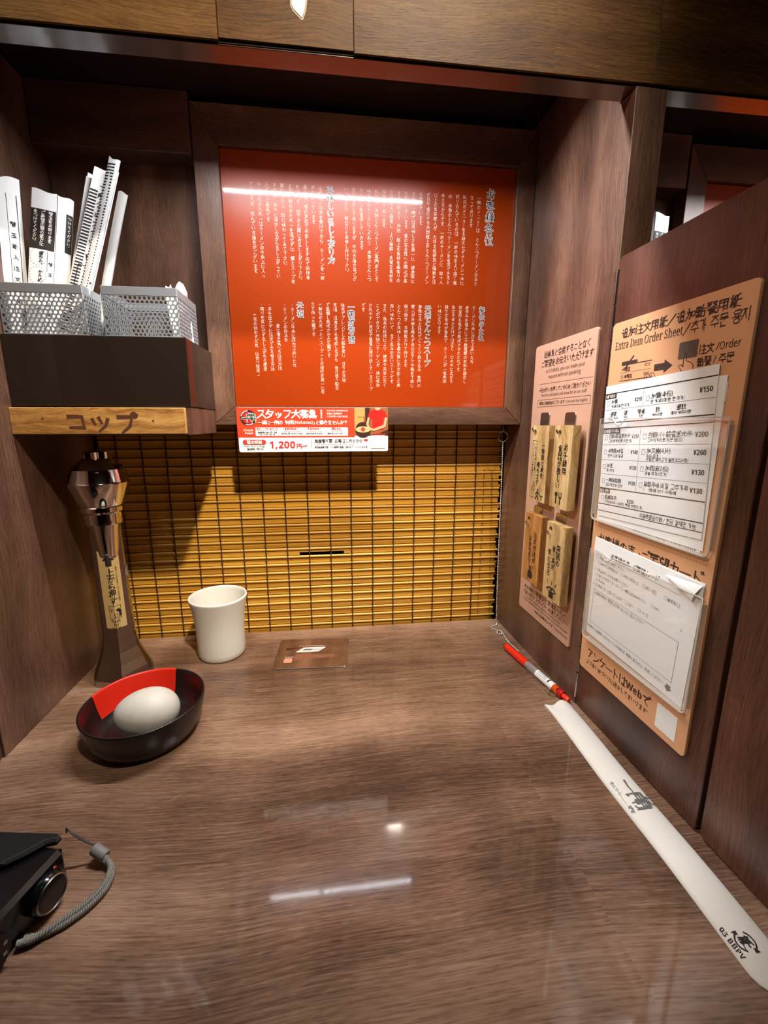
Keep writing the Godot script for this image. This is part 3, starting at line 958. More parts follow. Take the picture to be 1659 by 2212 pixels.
func build_partitions():
	var rb := right_basis()
	var poly := PackedVector2Array([Vector2(-0.002, 0.0002), Vector2(0.2285, 0.0002), Vector2(0.2285, 0.6208), Vector2(0.206, 0.6208), Vector2(0.206, 0.7), Vector2(-0.002, 0.7)])
	var o := struct("wall_right", plate(poly, 0.031, 0.0006, 1, Vector2(0.13, 0.07), -0.031), M.wall)
	o.transform = Transform3D(rb, Vector3(HALF, 0, 0))
	# the left partition, seen at a slant along the edge of the picture
	var lb := Basis(Vector3(0, 0, -1), Vector3.UP, Vector3(1, 0, 0))
	var lpoly := PackedVector2Array()
	for p in poly:
		lpoly.append(Vector2(-p.x - (0.0095 if p.x > 0.21 else 0.0), p.y))
	o = struct("wall_left", plate(lpoly, 0.031, 0.0006, 1, Vector2(0.41, 0.23), -0.031), M.wall)
	o.transform = Transform3D(lb, Vector3(-HALF, 0, 0))
	# folding panels hinged to the partitions
	var t := thing("folding_panel", "dark walnut panel hinged to the right partition, carrying the orange order board", "panel", right_at(0.312, 0.0, 0))
	t.basis = rb
	var outline := round_rect(0.1655, 0.479, 0.004)
	obj("board", plate(outline, 0.018, 0.0006, 1, Vector2(0.02, 0.3), -0.018), M.panel, t, Vector3(0, 0.2415, 0))
	var hinge := obj("piano_hinge", box_mesh(Vector3(0.001, 0.462, 0.0075), 0.0002), M.steel, t, Vector3(-0.0834, 0.24, -0.004))
	var knuckle := lathe([Vector2(0.0, -0.0158), Vector2(0.0021, -0.0155), Vector2(0.0021, 0.0155), Vector2(0.0, 0.0158)], 10)
	for i in 14:
		obj("knuckle", knuckle, M.brushed, hinge, Vector3(0, -0.2145 + 0.033 * i, 0.0042))
	t = thing("end_panel", "plain dark walnut panel at the right edge, beyond the seam", "panel", right_at(0.56, 0.0, 0))
	t.basis = rb
	obj("board", plate(round_rect(0.323, 0.479, 0.004), 0.018, 0.0006, 1, Vector2(0.33, 0.12), -0.018), M.panel, t, Vector3(0, 0.2415, 0))
	t = thing("folding_panel", "walnut panel hinged to the left partition at the left picture edge", "panel", Vector3(-0.3, 0, 0.33))
	t.basis = lb
	obj("board", plate(round_rect(0.178, 0.479, 0.004), 0.018, 0.0006, 1, Vector2(0.7, 0.4), -0.018), M.panel, t, Vector3(0, 0.2415, 0))

# ---------------------------------------------------------------- poster
const POSTER_UP := "一蘭のメニューは、とんこつラーメンのみと|なっております。|私共がメニューを多様化せずラーメン一本に|絞り込んでいるのは、一杯の味をより深く極|め、本物のとんこつラーメンを追求できると|考えるからです。一杯のラーメンに、四十人|以上の専属職人が、たゆまぬ研究と情熱を注|ぎ日々進化する天然極上のとんこつラーメン|を考えています。|また、一蘭では美味しさを第一に、健康面に|も配慮しています。食の安全性への関心が高|まる以前より、天然・極上の食材を最寄りの|生産地より厳選し、より新鮮・良質な食材を|採用しております。|私共は、天然とんこつラーメン専門店として、|味を味わうことにこだわり、本物のとんこつ|ラーメンを追求していきます。|日々努力しておりますが、不行き届き等ござ|いましたら、何なりとお申し付け下さい。"
const POSTER_MID := "当店はご注文を受けてから、ラーメンを一杯|ずつ作っています。|最も食べ頃の状態でお出ししますので同伴者|を待たず、出てきた順にお召し上がり下さい。|まず「秘伝のたれ」を混ぜずに、麺とスープを|隅々から三、四口味わってみて下さい。|その後、徐々に溶かしながら召し上がってい|ただくと最高です。|※「秘伝のたれ」はラーメンの中央上に入っ|ていますが、沈んでいる場合がございます。"
const POSTER_A := "ラーメン中央に浮かぶ赤いたれ。|唐辛子を基本に三十数種類の材料を調合し、|何昼夜も寝かせ熟成させたたれです。|単なる辛さだけではなく、口の中に広がる|様々な旨味が特長で、ラーメンが一層奥深|い味になります。"
const POSTER_B := "特殊な水と技法でじっくり炊き込み、専門の|職人が片時も離れず余分なアクや脂を丁寧に|取り除き、手間暇かけて作ります。|とんこつの美味しさを最大限に引き出した奥|深い味わいで、全く臭みのないスープです。|また、独自の技法により、健康や美容に欠く|ことができない天然コラーゲンが、体に吸収|されやすい状態で豊富に溶け出しているスープ|です。"
const POSTER_C := "独自でブレンドした粉を使い、日々の天候、|気温、湿度までも考慮しながら、毎日違う配合|で製麺し熟成させた生麺です。|「秘伝のたれ」と「スープ」との相性を第一に考|えて作った麺です。"
const POSTER_D := "・ラーメン中央に浮かぶ赤いたれ|・ラーメンの好みを|紙に書き選べる注文方法|・声を出さずに注文できる替玉方法|・周りを気にせず召し上がれる環境|（目の前のすだれ、仕切り壁等）"

func columns(ink: Ink, text: String, x0: float, step: float, y: float, pitch: float):
	var i := 0
	for l in text.split("|"):
		line_v(ink, l, x0 - step * i, y, pitch, 0.0049, 0.08)
		i += 1

func make_frame(dx: float, label: String) -> void:
	var t := thing("poster_frame", label, "frame", Vector3(dx + 0.09, 0.3232, 0.026), "booth poster frames")
	var ox := 0.09
	var oy := 0.3232
	var x0 := -0.1243
	var x1 := -0.0955
	var x2 := 0.2772
	var x3 := 0.3012
	var y0 := 0.3232
	var y1 := 0.3474
	var y2 := 0.6482
	var y3 := 0.6905
	for r in [[0, [x0, y0, x3, y0, x2, y1, x1, y1]], [0, [x0, y3, x3, y3, x2, y2, x1, y2]], [1, [x0, y0, x1, y1, x1, y2, x0, y3]], [1, [x3, y0, x2, y1, x2, y2, x3, y3]]]:
		var p := PackedVector2Array()
		var c: Array = r[1]
		for k in 4:
			p.append(Vector2(c[k * 2] - ox, c[k * 2 + 1] - oy))
		if Geometry2D.is_polygon_clockwise(p):
			p.reverse()
		var shr := Geometry2D.offset_polygon(p, -0.00015, Geometry2D.JOIN_MITER)
		obj("rail", plate(shr[0], 0.0195, 0.0005, r[0], Vector2(rng.randf(), rng.randf())), M.frame, t)

func build_poster():
	make_frame(0.0, "walnut picture frame with mitred corners around the big orange poster")
	var c := Vector2(0.0908, 0.4978)
	var t := thing("notice_poster", "big glossy orange-red poster of white vertical Japanese writing", "poster", Vector3(c.x, c.y, 0.034))
	obj("panel", box_mesh(Vector3(0.3722, 0.3004, 0.006), 0.0004), M.poster, t, Vector3(0, 0, 0.003))
	var body := Ink.new()
	columns(body, POSTER_UP, 0.2283, 0.0096, 0.6148, 0.00538)
	columns(body, POSTER_MID, 0.0237, 0.0093, 0.6145, 0.0054)
	columns(body, POSTER_A, 0.227, 0.00954, 0.482, 0.00535)
	columns(body, POSTER_B, 0.1525, 0.00956, 0.481, 0.00535)
	columns(body, POSTER_C, 0.0489, 0.0097, 0.48, 0.00525)
	var i := 0
	for l in POSTER_D.split("|"):
		line_v(body, l, -0.0163 - 0.0096 * i, [0.478, 0.478, 0.4525, 0.478, 0.478, 0.465][i], 0.0053, 0.0049, 0.08)
		i += 1
	obj("white_text", ink_mesh(body, 0.00615, c), M.ink_cream, t)
	var halo := Ink.new()
	var head := Ink.new()
	for k in 2:
		var ink: Ink = [halo, head][k]
		var w: float = [0.2, 0.095][k]
		line_v(ink, "お客様各位", 0.2436, 0.624, 0.0135, 0.0118, w)
		line_v(ink, "美味しい召し上がり方", 0.0357, 0.6145, 0.00885, 0.0083, w)
		line_v(ink, "秘伝のたれ", 0.2387, 0.4815, 0.009, 0.0083, w)
		line_v(ink, "天然とんこつスープ", 0.1632, 0.481, 0.0088, 0.0083, w)
		line_v(ink, "一蘭特製生麺", 0.06, 0.48, 0.0084, 0.0083, w)
		line_v(ink, "元祖", -0.0065, 0.481, 0.0105, 0.0088, w)
	obj("heading_outline", ink_mesh(halo, 0.0063, c), M.ink_white, t)
	obj("heading_text", ink_mesh(head, 0.0064, c), M.ink_navy, t)

func build_recruit_sign():
	var c := Vector2(0.0074, 0.3167)
	var t := thing("recruitment_sign", "small red and white staff recruitment sign hung below the orange poster", "sign", Vector3(c.x, c.y, 0.0458))
	var w := 0.2022
	var h := 0.0592
	obj("card", plate(round_rect(w, h, 0.0025), 0.001, 0.0001), M.white, t)
	var red := Ink.new()
	ink_rect(red, -0.0944, 0.3065, 0.062, 0.3462)
	obj("red_field", ink_mesh(red, 0.00108, c), mat_plain(Color8(214, 66, 36), 0.35), t)
	# the printed picture: a server in a red shirt holding out a bowl of noodles
	var pic := Ink.new()
	ink_rect(pic, 0.062, 0.3085, 0.1085, 0.3462)
	obj("picture_ground", ink_mesh(pic, 0.00108, c), mat_plain(Color8(150, 92, 52), 0.35), t)
	pic = Ink.new()
	ink_rect(pic, 0.0655, 0.334, 0.076, 0.3462)
	ink_rect(pic, 0.0655, 0.322, 0.0745, 0.333)
	ink_poly(pic, [Vector2(0.062, 0.318), Vector2(0.066, 0.317), Vector2(0.0665, 0.346), Vector2(0.062, 0.346)])
	obj("picture_lanterns", ink_mesh(pic, 0.00122, c), mat_plain(Color8(226, 150, 84), 0.35), t)
	pic = Ink.new()
	ink_rect(pic, 0.077, 0.327, 0.083, 0.3462)
	ink_poly(pic, [Vector2(0.0755, 0.3085), Vector2(0.1085, 0.3085), Vector2(0.1085, 0.317), Vector2(0.096, 0.312)])
	ink_disc(pic, Vector2(0.0737, 0.3165), 0.0108, 20)
	obj("picture_dark", ink_mesh(pic, 0.00130, c), mat_plain(Color8(66, 40, 30), 0.35), t)
	pic = Ink.new()
	ink_poly(pic, [Vector2(0.083, 0.3415), Vector2(0.0795, 0.332), Vector2(0.085, 0.3305), Vector2(0.0865, 0.3335), Vector2(0.0865, 0.318), Vector2(0.1025, 0.3165), Vector2(0.1015, 0.334), Vector2(0.1055, 0.331), Vector2(0.1075, 0.3335), Vector2(0.1045, 0.341), Vector2(0.099, 0.344), Vector2(0.089, 0.344)])
	obj("picture_shirt", ink_mesh(pic, 0.00137, c), mat_plain(Color8(208, 36, 30), 0.35), t)
	pic = Ink.new()
	ink_poly(pic, [Vector2(0.0905, 0.3462), Vector2(0.0905, 0.3438), Vector2(0.094, 0.3425), Vector2(0.0975, 0.3438), Vector2(0.0975, 0.3462)])
	stroke(pic, [Vector2(0.0815, 0.332), Vector2(0.0795, 0.324), Vector2(0.083, 0.318)], 0.0028, false)
	stroke(pic, [Vector2(0.1055, 0.332), Vector2(0.1035, 0.322), Vector2(0.089, 0.3165), Vector2(0.0845, 0.3175)], 0.0032, false)
	obj("picture_skin", ink_mesh(pic, 0.00144, c), mat_plain(Color8(222, 164, 128), 0.4), t)
	pic = Ink.new()
	for k in 20:
		var a := TAU * k / 20
		var b := TAU * (k + 1) / 20
		pic.t.append_array(PackedVector2Array([Vector2(0.0737, 0.317), Vector2(0.0737 + 0.0105 * cos(a), 0.317 + 0.0042 * sin(a)), Vector2(0.0737 + 0.0105 * cos(b), 0.317 + 0.0042 * sin(b))]))
	obj("picture_soup", ink_mesh(pic, 0.00151, c), mat_plain(Color8(226, 180, 122), 0.4), t)
	pic = Ink.new()
	ink_disc(pic, Vector2(0.0735, 0.3172), 0.003, 12)
	line_h(pic, "24時間受付中!", 0.086, 0.3105, 0.0026, 0.12, 0.106, false)
	obj("picture_topping", ink_mesh(pic, 0.00158, c), M.ink_red, t)
	var dark := Ink.new()
	ink_disc(dark, Vector2(-0.0795, 0.3325), 0.0103, 28)
	obj("emblem_disc", ink_mesh(dark, 0.00122, c), mat_plain(Color8(48, 40, 38), 0.35), t)
	dark = Ink.new()
	ink_disc(dark, Vector2(-0.0795, 0.3325), 0.0078, 24)
	obj("emblem_centre", ink_mesh(dark, 0.00130, c), mat_plain(Color8(188, 40, 34), 0.35), t)
	var pale := Ink.new()
	ink_disc(pale, Vector2(-0.0795, 0.3325), 0.0097, 14, 0.0086, 1.6, 2.9)
	ink_disc(pale, Vector2(-0.0795, 0.3325), 0.0097, 14, 0.0086, 4.3, 5.4)
	for k in 2:
		var e := Ink.new()
		stroke(e, [Vector2(-0.0875, 0.3316), Vector2(-0.0815, 0.3322)], [0.0025, 0.00151][k], false)
		glyph(e, "蘭", -0.0755, 0.3327, 0.0115, [0.19, 0.09][k], true)
		if k == 0:
			e.t.append_array(pale.t)
		obj(["emblem_outline", "emblem_writing"][k], ink_mesh(e, [0.00137, 0.0015][k], c), [M.ink_white, mat_plain(Color8(24, 62, 58), 0.4)][k], t)
	var wht := Ink.new()
	line_h(wht, "スタッフ大募集！", -0.0675, 0.3377, 0.0112, 0.16, 0.0222, false)
	line_h(wht, "一緒に一蘭の「仲間(Nakama)」と働きませんか？", -0.0675, 0.3266, 0.0055, 0.13, 0.053, false, "Droid Sans", true)
	line_h(wht, "Part-Time Staff Wanted!", 0.0247, 0.3422, 0.0028, 0.1, 0.053, false, "Droid Sans", true)
	line_h(wht, "計時人員招募中!", 0.0247, 0.3383, 0.0027, 0.12, 0.0455, false)
	line_h(wht, "시간제직원 스태프 대모집!", 0.0247, 0.3343, 0.0025, 0.12, 0.053, false)
	line_h(wht, "Check", -0.0865, 0.3163, 0.0042, 0.1, -0.0735, false, "Droid Sans", true)
	line_h(wht, "Point", -0.0845, 0.3122, 0.0042, 0.1, -0.0735, false, "Droid Sans", true)
	obj("white_text", ink_mesh(wht, 0.00144, c), M.ink_white, t)
	var box := Ink.new()
	ink_rect(box, -0.071, 0.3085, 0.0528, 0.3198)
	obj("white_strip", ink_mesh(box, 0.00122, c), M.white, t)
	var r2 := Ink.new()
	line_h(r2, "限定シフト制、週1日〜可", -0.0693, 0.3182, 0.0025, 0.12, -0.0415, false)
	line_h(r2, "食事補助あり", -0.033, 0.3182, 0.003, 0.12, -0.0135, false)
	line_h(r2, "昇級制度あり", -0.002, 0.3182, 0.003, 0.12, 0.017, false)
	line_h(r2, "髪色自由", 0.0305, 0.3182, 0.003, 0.12, 0.0435, false)
	ink_poly(r2, Array(round_rect(0.0305, 0.006, 0.0029)).map(func(p): return p + Vector2(-0.0732, 0.3005)))
	line_h(r2, "1,200", -0.0535, 0.2968, 0.0125, 0.1, -0.0185, false, "Droid Sans", true)
	line_h(r2, "円〜", -0.0178, 0.2952, 0.0068, 0.14, -0.003, false)
	ink_line(r2, Vector2(0.00206, 0.2935), Vector2(0.0028, 0.3038), 0.0005)
	ink_poly(r2, [Vector2(0.0745, 0.3018), Vector2(0.0775, 0.3018), Vector2(0.0775, 0.3003), Vector2(0.0807, 0.3028), Vector2(0.0775, 0.3053), Vector2(0.0775, 0.3038), Vector2(0.0745, 0.3038)])
	obj("red_text", ink_mesh(r2, 0.00144, c), M.ink_red, t)
	var w2 := Ink.new()
	line_h(w2, "基本時給", -0.0832, 0.3005, 0.005, 0.13, -0.0632, false)
	obj("pill_text", ink_mesh(w2, 0.00166, c), M.ink_white, t)
	var k2 := Ink.new()
	line_h(k2, "Ten shifts, from 1 day a week", -0.0685, 0.3158, 0.0021, 0.1, -0.0425, false)
	line_h(k2, "履歴時間制、毎週一回可能時給", -0.068, 0.3133, 0.0021, 0.13, -0.043, false)
	line_h(k2, "고정 시간제도, 주1일~가능", -0.066, 0.3107, 0.0021, 0.13, -0.0455, false)
	line_h(k2, "Staff Meal Provided", -0.0345, 0.3145, 0.0023, 0.1, -0.012, false)
	line_h(k2, "提供員工餐 스태프식사제공", -0.037, 0.3117, 0.0021, 0.13, -0.009, false)
	line_h(k2, "Promotion System", -0.0025, 0.3145, 0.0023, 0.1, 0.0185, false)
	line_h(k2, "提供昇級制度 승급제도", -0.004, 0.3117, 0.0021, 0.13, 0.019, false)
	line_h(k2, "Dyed hair OK!", 0.0285, 0.3145, 0.0023, 0.1, 0.0455, false)
	line_h(k2, "髪色自由 머리 염색 OK!", 0.025, 0.3117, 0.0021, 0.13, 0.05, false)
	for x in [-0.0405, -0.0065, 0.0235]:
		ink_line(k2, Vector2(x, 0.309), Vector2(x, 0.319), 0.0002)
	line_h(k2, "Basic Hourly Wage", -0.0865, 0.2952, 0.0034, 0.1, -0.059, false)
	line_h(k2, "基本時給 기본시급", -0.0832, 0.2914, 0.003, 0.12, -0.062, false)
	line_h(k2, "履歴書不要、応募はこちらから", 0.0068, 0.3018, 0.0052, 0.11, 0.073, false)
	line_h(k2, "Apply Here   Accepted 24 hours a day", 0.0068, 0.2968, 0.003, 0.1, 0.061, false)
	line_h(k2, "提供履歴書不要   24小時受付募集 / 응모하기   24시간 접수중", 0.0068, 0.2932, 0.0028, 0.12, 0.0795, false)
	obj("black_text", ink_mesh(k2, 0.00144, c), M.ink, t)
	# the square in the corner is left as a bare white patch
	var q := Ink.new()
	ink_rect(q, 0.0845, 0.2915, 0.104, 0.309)
	obj("white_patch", ink_mesh(q, 0.00166, c), M.white, t)

# ---------------------------------------------------------------- the cup box with its carved sign
func build_cup_box():
	var t := thing("cup_box", "dark glossy cup box on the left, under the mesh baskets", "box", Vector3(-0.21, 0.3128, 0.095))
	var o := Vector3(-0.21, 0.3128, 0.095)
	for p in [["front_panel", Vector3(-0.2993, 0.3428, 0.1436), Vector3(-0.1205, 0.4143, 0.1472), M.lacquer, 0], ["side_panel", Vector3(-0.1232, 0.3428, 0.0465), Vector3(-0.1205, 0.4143, 0.1434), M.lacquer, 2], ["top_board", Vector3(-0.2993, 0.4105, 0.0465), Vector3(-0.1236, 0.4143, 0.1434), M.lacquer, 0], ["support_board", Vector3(-0.2993, 0.3128, 0.0465), Vector3(-0.1213, 0.3424, 0.1462), M.frame, 0]]:
		var s := slab(p[1], p[2], 0.0006, p[4])
		obj(p[0], s[0], p[3], t, s[1] - o)
	var g := thing("cup_sign", "light oak board carved with brown katakana, under the dark cup box", "sign", Vector3(-0.2134, 0.328, 0.1464))
	obj("board", box_mesh(Vector3(0.1732, 0.0278, 0.006), 0.0006, 0, Vector2(0.3, 0.2)), M.oak, g, Vector3(0, 0, 0.003))
	var ink := Ink.new()
	var c := Vector2(-0.2134, 0.328)
	var carved := mat_plain(Color8(84, 42, 18), 0.7)
	for e in [["コ", -0.2366, 0.3276, 0.0185], ["ツ", -0.2125, 0.3252, 0.0165], ["プ", -0.1865, 0.3256, 0.0202]]:
		var one := Ink.new()
		glyph(one, e[0], e[1], e[2], e[3], 0.21, true, -0.1)
		obj("carved_character", ink_mesh(one, 0.0061, c), carved, g)
	for e in [Vector2(-0.2688, 0.3302), Vector2(-0.1598, 0.328)]:
		ink = Ink.new()
		ink_disc(ink, e, 0.0012, 8)
		obj("peg", ink_mesh(ink, 0.0061, c), carved, g)

# ---------------------------------------------------------------- bamboo blind
func blind_z(y: float) -> float:
	return -0.0125 + 0.002 * sin(y * 9.0)

func build_blind():
	var t := thing("bamboo_blind", "golden bamboo slat blind bound with dark cords behind the counter", "blind", Vector3(0.0, 0.0, 0.0))
	var x0 := -0.2985
	var x1 := 0.2985
	var mats := []
	for k in 5:
		mats.append(mat_plain(Color8(214 - 8 * k + (k % 2) * 12, 154 - 7 * k + (k % 2) * 8, 50 - 4 * k), 0.42))
	var rods := []
	for k in 3:
		rods.append(mat_plain(Color8(226 - 8 * k, 172 - 6 * k, 82 - 4 * k), 0.38))
	var y := -0.0095
	var i := 0
	while y < 0.34:
		var z := blind_z(y)
		if i % 3 == 0:
			var sag := rng.randf_range(-0.0003, 0.0003)
			obj("rod", tube([Vector3(x0 + rng.randf_range(-0.002, 0.002), y, z + 0.0006), Vector3(0, y + sag, z + 0.0006), Vector3(x1 + rng.randf_range(-0.002, 0.002), y, z + 0.0006)], 0.0019, 8), rods[rng.randi() % 3], t)
			y += 0.0043
		else:
			var b := Basis(Vector3.RIGHT, rng.randf_range(-0.12, 0.05))
			var parts := [[x0 + rng.randf_range(-0.002, 0.002), x1 + rng.randf_range(-0.003, 0.002)]]
			if absf(y - 0.125) < 0.0023:                        # one slat is broken in the middle
				parts = [[x0, -0.024], [0.0455, x1]]
			for p in parts:
				var o := obj("slat", box_mesh(Vector3(p[1] - p[0], 0.0042, 0.0011), 0.0003), mats[rng.randi() % 5], t, Vector3((p[0] + p[1]) / 2, y + 0.0003, z - 0.0004 + rng.randf_range(-0.0003, 0.0003)))
				o.basis = b
			y += 0.0043
		i += 1
	var cord := mat_plain(Color8(70, 40, 20), 0.8)
	var x := 0.2575
	while x > -0.295:
		var pts := []
		var yy := -0.011
		var dx := 0.0
		while yy < 0.34:
			dx += rng.randf_range(-0.0003, 0.0003)
			pts.append(Vector3(x + dx * 0.6, yy, blind_z(yy) + 0.0019))
			yy += 0.0065
		obj("cord", tube(pts, 0.001, 6), cord, t)
		x -= 0.0333
	var pts2 := []
	for k in 24:
		pts2.append(Vector3(0.271 + 0.0004 * sin(k * 1.7), 0.002 + 0.011 * k, blind_z(0.011 * k) + 0.0015))
	obj("cord", tube(pts2, 0.0005, 5), mat_plain(Color8(120, 72, 28), 0.8), t)

# ---------------------------------------------------------------- the water tap
# a stem section: round behind, two flat facets meeting in a crease in front (towards +z)
func stem_section(r: float) -> Array:
	var out := []
	var a0 := deg_to_rad(28.0)
	var n := 22
	var start := PI / 2 + PI / 2 - a0
	var sweep := TAU - 2.0 * (PI / 2 - a0)
	for k in n:
		var a := start + sweep * k / n
		var b := start + sweep * (k + 1) / n
		var va := Vector2(cos(a), sin(a))
		var vb := Vector2(cos(b), sin(b))
		out.append([va * r, vb * r, va, vb])
	var tip := Vector2(0, r * 1.1)
	var right := Vector2(cos(a0), sin(a0)) * r
	var left := Vector2(-right.x, right.y)
	var nr := Vector2(tip.y - right.y, right.x - tip.x).normalized()
	nr = nr if nr.y > 0 else -nr
	var nl := Vector2(-nr.x, nr.y)
	out.append([right, tip, nr, nr])
	out.append([tip, left, nl, nl])
	return out

func loft_sections(levels: Array, st: SurfaceTool):
	for i in levels.size() - 1:
		var s0 := stem_section(levels[i][0])
		var s1 := stem_section(levels[i + 1][0])
		var y0: float = levels[i][1]
		var y1: float = levels[i + 1][1]
		var slope: float = (levels[i][0] - levels[i + 1][0]) / maxf(0.0001, y1 - y0)
		for k in s0.size():
			var q := []
			var nn := []
			for e in [[s0[k][0], y0, s0[k][2]], [s1[k][0], y1, s1[k][2]], [s1[k][1], y1, s1[k][3]], [s0[k][1], y0, s0[k][3]]]:
				q.append(Vector3(e[0].x, e[1], e[0].y))
				nn.append(Vector3(e[2].x, slope, e[2].y).normalized())
			smooth_quad(st, q, nn)

func build_tap():
	var t := thing("water_tap", "chrome push-top water tap with a crown knob at the left", "tap", Vector3(-0.2485, 0, 0.1))
	t.rotation.y = 0.36
	var st := begin()
	loft_sections([[0.0345, 0.0], [0.034, 0.008], [0.0315, 0.016], [0.0265, 0.028], [0.0215, 0.042], [0.0185, 0.06]], st)
	obj("base", st.commit(), M.brushed, t)
	st = begin()
	loft_sections([[0.0183, 0.06], [0.0176, 0.12], [0.0176, 0.206]], st)
	obj("stem", st.commit(), M.brushed, t)
	obj("nozzle", lathe([Vector2(0.0, 0.1655), Vector2(0.0095, 0.1655), Vector2(0.0105, 0.167), Vector2(0.0155, 0.207), Vector2(0.0, 0.207)], 32, 0.9), M.chrome, t, Vector3(0.001, 0, 0.0085))
	obj("collar", lathe([Vector2(0.0, 0.2055), Vector2(0.0195, 0.2055), Vector2(0.0203, 0.2065), Vector2(0.0208, 0.2195), Vector2(0.02, 0.2205), Vector2(0.0, 0.2205)], 40, 0.9), M.chrome, t)
	obj("ring", lathe([Vector2(0.0, 0.2212), Vector2(0.0222, 0.2212), Vector2(0.023, 0.2222), Vector2(0.0232, 0.2275), Vector2(0.0222, 0.229), Vector2(0.0, 0.229)], 40, 0.9), M.chrome, t)
	var knob := obj("knob", lathe([Vector2(0.0, 0.2293), Vector2(0.0232, 0.2293), Vector2(0.0242, 0.231), Vector2(0.0325, 0.2545), Vector2(0.0328, 0.2565), Vector2(0.0318, 0.2585), Vector2(0.0285, 0.2725), Vector2(0.0, 0.2725)], 48, 0.9), M.chrome, t)
	# star-shaped crown: five ridges falling to the rim, fluted button on top
	st = begin()
	var n := 10
	for k in n:
		var a := TAU * k / n + 0.3
		var b := TAU * (k + 1) / n + 0.3
		var ra := 0.0305 if k % 2 == 0 else 0.0268
		var rb := 0.0268 if k % 2 == 0 else 0.0305
		var ya := 0.27 if k % 2 == 0 else 0.2755
		var yb := 0.2755 if k % 2 == 0 else 0.27
		var ta := 0.0115 if k % 2 == 0 else 0.0155
		var tb := 0.0155 if k % 2 == 0 else 0.0115
		var p0 := Vector3(ra * cos(a), ya, ra * sin(a))
		var p1 := Vector3(rb * cos(b), yb, rb * sin(b))
		var q0 := Vector3(ta * cos(a), 0.2845, ta * sin(a))
		var q1 := Vector3(tb * cos(b), 0.2845, tb * sin(b))
		var m := (p0 + p1 + q0 + q1) / 4.0
		for f in [[p0, p1, q1], [p0, q1, q0]]:
			var nn: Vector3 = (f[1] - f[0]).cross(f[2] - f[0]).normalized()
			nn = nn if nn.dot(Vector3(m.x, 0.03, m.z)) > 0.0 else -nn
			tri(st, f[0], f[1], f[2], nn)
		var d0 := Vector3(0.028 * cos(a), 0.269, 0.028 * sin(a))
		var d1 := Vector3(0.028 * cos(b), 0.269, 0.028 * sin(b))
		tri(st, p0, p1, d0, Vector3(m.x, -0.02, m.z).normalized())
		tri(st, p1, d1, d0, Vector3(m.x, -0.02, m.z).normalized())
	obj("crown", st.commit(), M.chrome, knob)
	st = begin()
	var prof := []
	for k in 32:
		var a := TAU * k / 32
		prof.append(Vector2(cos(a), sin(a)) * (0.0118 + 0.0016 * cos(8.0 * a)))
	add_plate(st, PackedVector2Array(prof), 0.0095, 0.0008, 0, Vector2.ZERO, 0.0)
	var btn := obj("button", st.commit(), M.chrome, knob, Vector3(0, 0.2835, 0))
	btn.rotation.x = -PI / 2
	# the paper label folded over the crease
	var r := 0.0178
	var tip := Vector2(0, r * 1.1)
	var right := Vector2(cos(deg_to_rad(28.0)), sin(deg_to_rad(28.0))) * r
	var dir := (right - tip).normalized()
	var wrap := func(p: Vector2, lift: float) -> Vector3:
		var u := absf(p.x)
		var v := tip + dir * u
		var nn := Vector2(-dir.y, dir.x) * -1.0
		nn = nn if nn.y > 0 else -nn
		v += nn * lift
		return Vector3(signf(p.x) * v.x, p.y, v.y)
	st = begin()
	for side in [-1.0, 1.0]:
		for seg in 1:
			var q := []
			for e in [[0.00001, 0.0695], [0.0132, 0.0735], [0.0132, 0.1745], [0.00001, 0.1715]]:
				q.append(wrap.call(Vector2(e[0] * side, e[1]), 0.0003))
			var nn: Vector3 = (q[1] - q[0]).cross(q[3] - q[0]).normalized()
			nn = nn if nn.z > 0 else -nn
			quad(st, q[0], q[1], q[2], q[3], nn)
	var lab := obj("paper_label", st.commit(), mat_plain(Color8(206, 172, 112), 0.55), t)
	var ink := Ink.new()
	for s in [-1.0, 1.0]:
		ink_poly(ink, [Vector2(s * 0.0076, 0.1628), Vector2(s * 0.0037, 0.1622), Vector2(s * 0.0037, 0.1555), Vector2(s * 0.00001, 0.1555), Vector2(s * 0.00001, 0.1705)])
	line_v(ink, "上から押す", 0.0005, 0.1528, 0.0094, 0.0092, 0.14)
	line_v(ink, "（美味しい水が出ます「注ぐための合図」", 0.0078, 0.1555, 0.0025, 0.0023, 0.13)
	ink_frame(ink, -0.0066, 0.0875, 0.0078, 0.104, 0.0006)
	ink_poly(ink, [Vector2(0.0016, 0.0992), Vector2(0.0054, 0.1005), Vector2(0.0076, 0.0975), Vector2(0.0076, 0.0905), Vector2(0.0048, 0.0885), Vector2(0.005, 0.095), Vector2(0.0022, 0.0974)])
	ink_poly(ink, [Vector2(-0.005, 0.0985), Vector2(-0.0022, 0.0985), Vector2(-0.0036, 0.0958)])
	ink_rect(ink, -0.0054, 0.1, -0.0018, 0.1008)
	ink_frame(ink, -0.0002, 0.089, 0.0032, 0.0938, 0.0006)
	line_h(ink, "Push", -0.0052, 0.0842, 0.0058, 0.1, 0.0056, false, "Droid Sans", true)
	line_h(ink, "for", -0.0027, 0.0795, 0.0056, 0.1, 0.0036, false, "Droid Sans", true)
	line_h(ink, "water", -0.0056, 0.0748, 0.0056, 0.1, 0.0062, false, "Droid Sans", true)
	var fine := Ink.new()                                          # split every shape at the crease so that it folds with the paper
	for k in range(0, ink.t.size() - 2, 3):
		var p := PackedVector2Array([ink.t[k], ink.t[k + 1], ink.t[k + 2]])
		for half in [PackedVector2Array([Vector2(0, -1), Vector2(1, -1), Vector2(1, 1), Vector2(0, 1)]), PackedVector2Array([Vector2(-1, -1), Vector2(0, -1), Vector2(0, 1), Vector2(-1, 1)])]:
			for piece in Geometry2D.intersect_polygons(p, half):
				for id in Geometry2D.triangulate_polygon(piece):
					fine.t.append(piece[id])
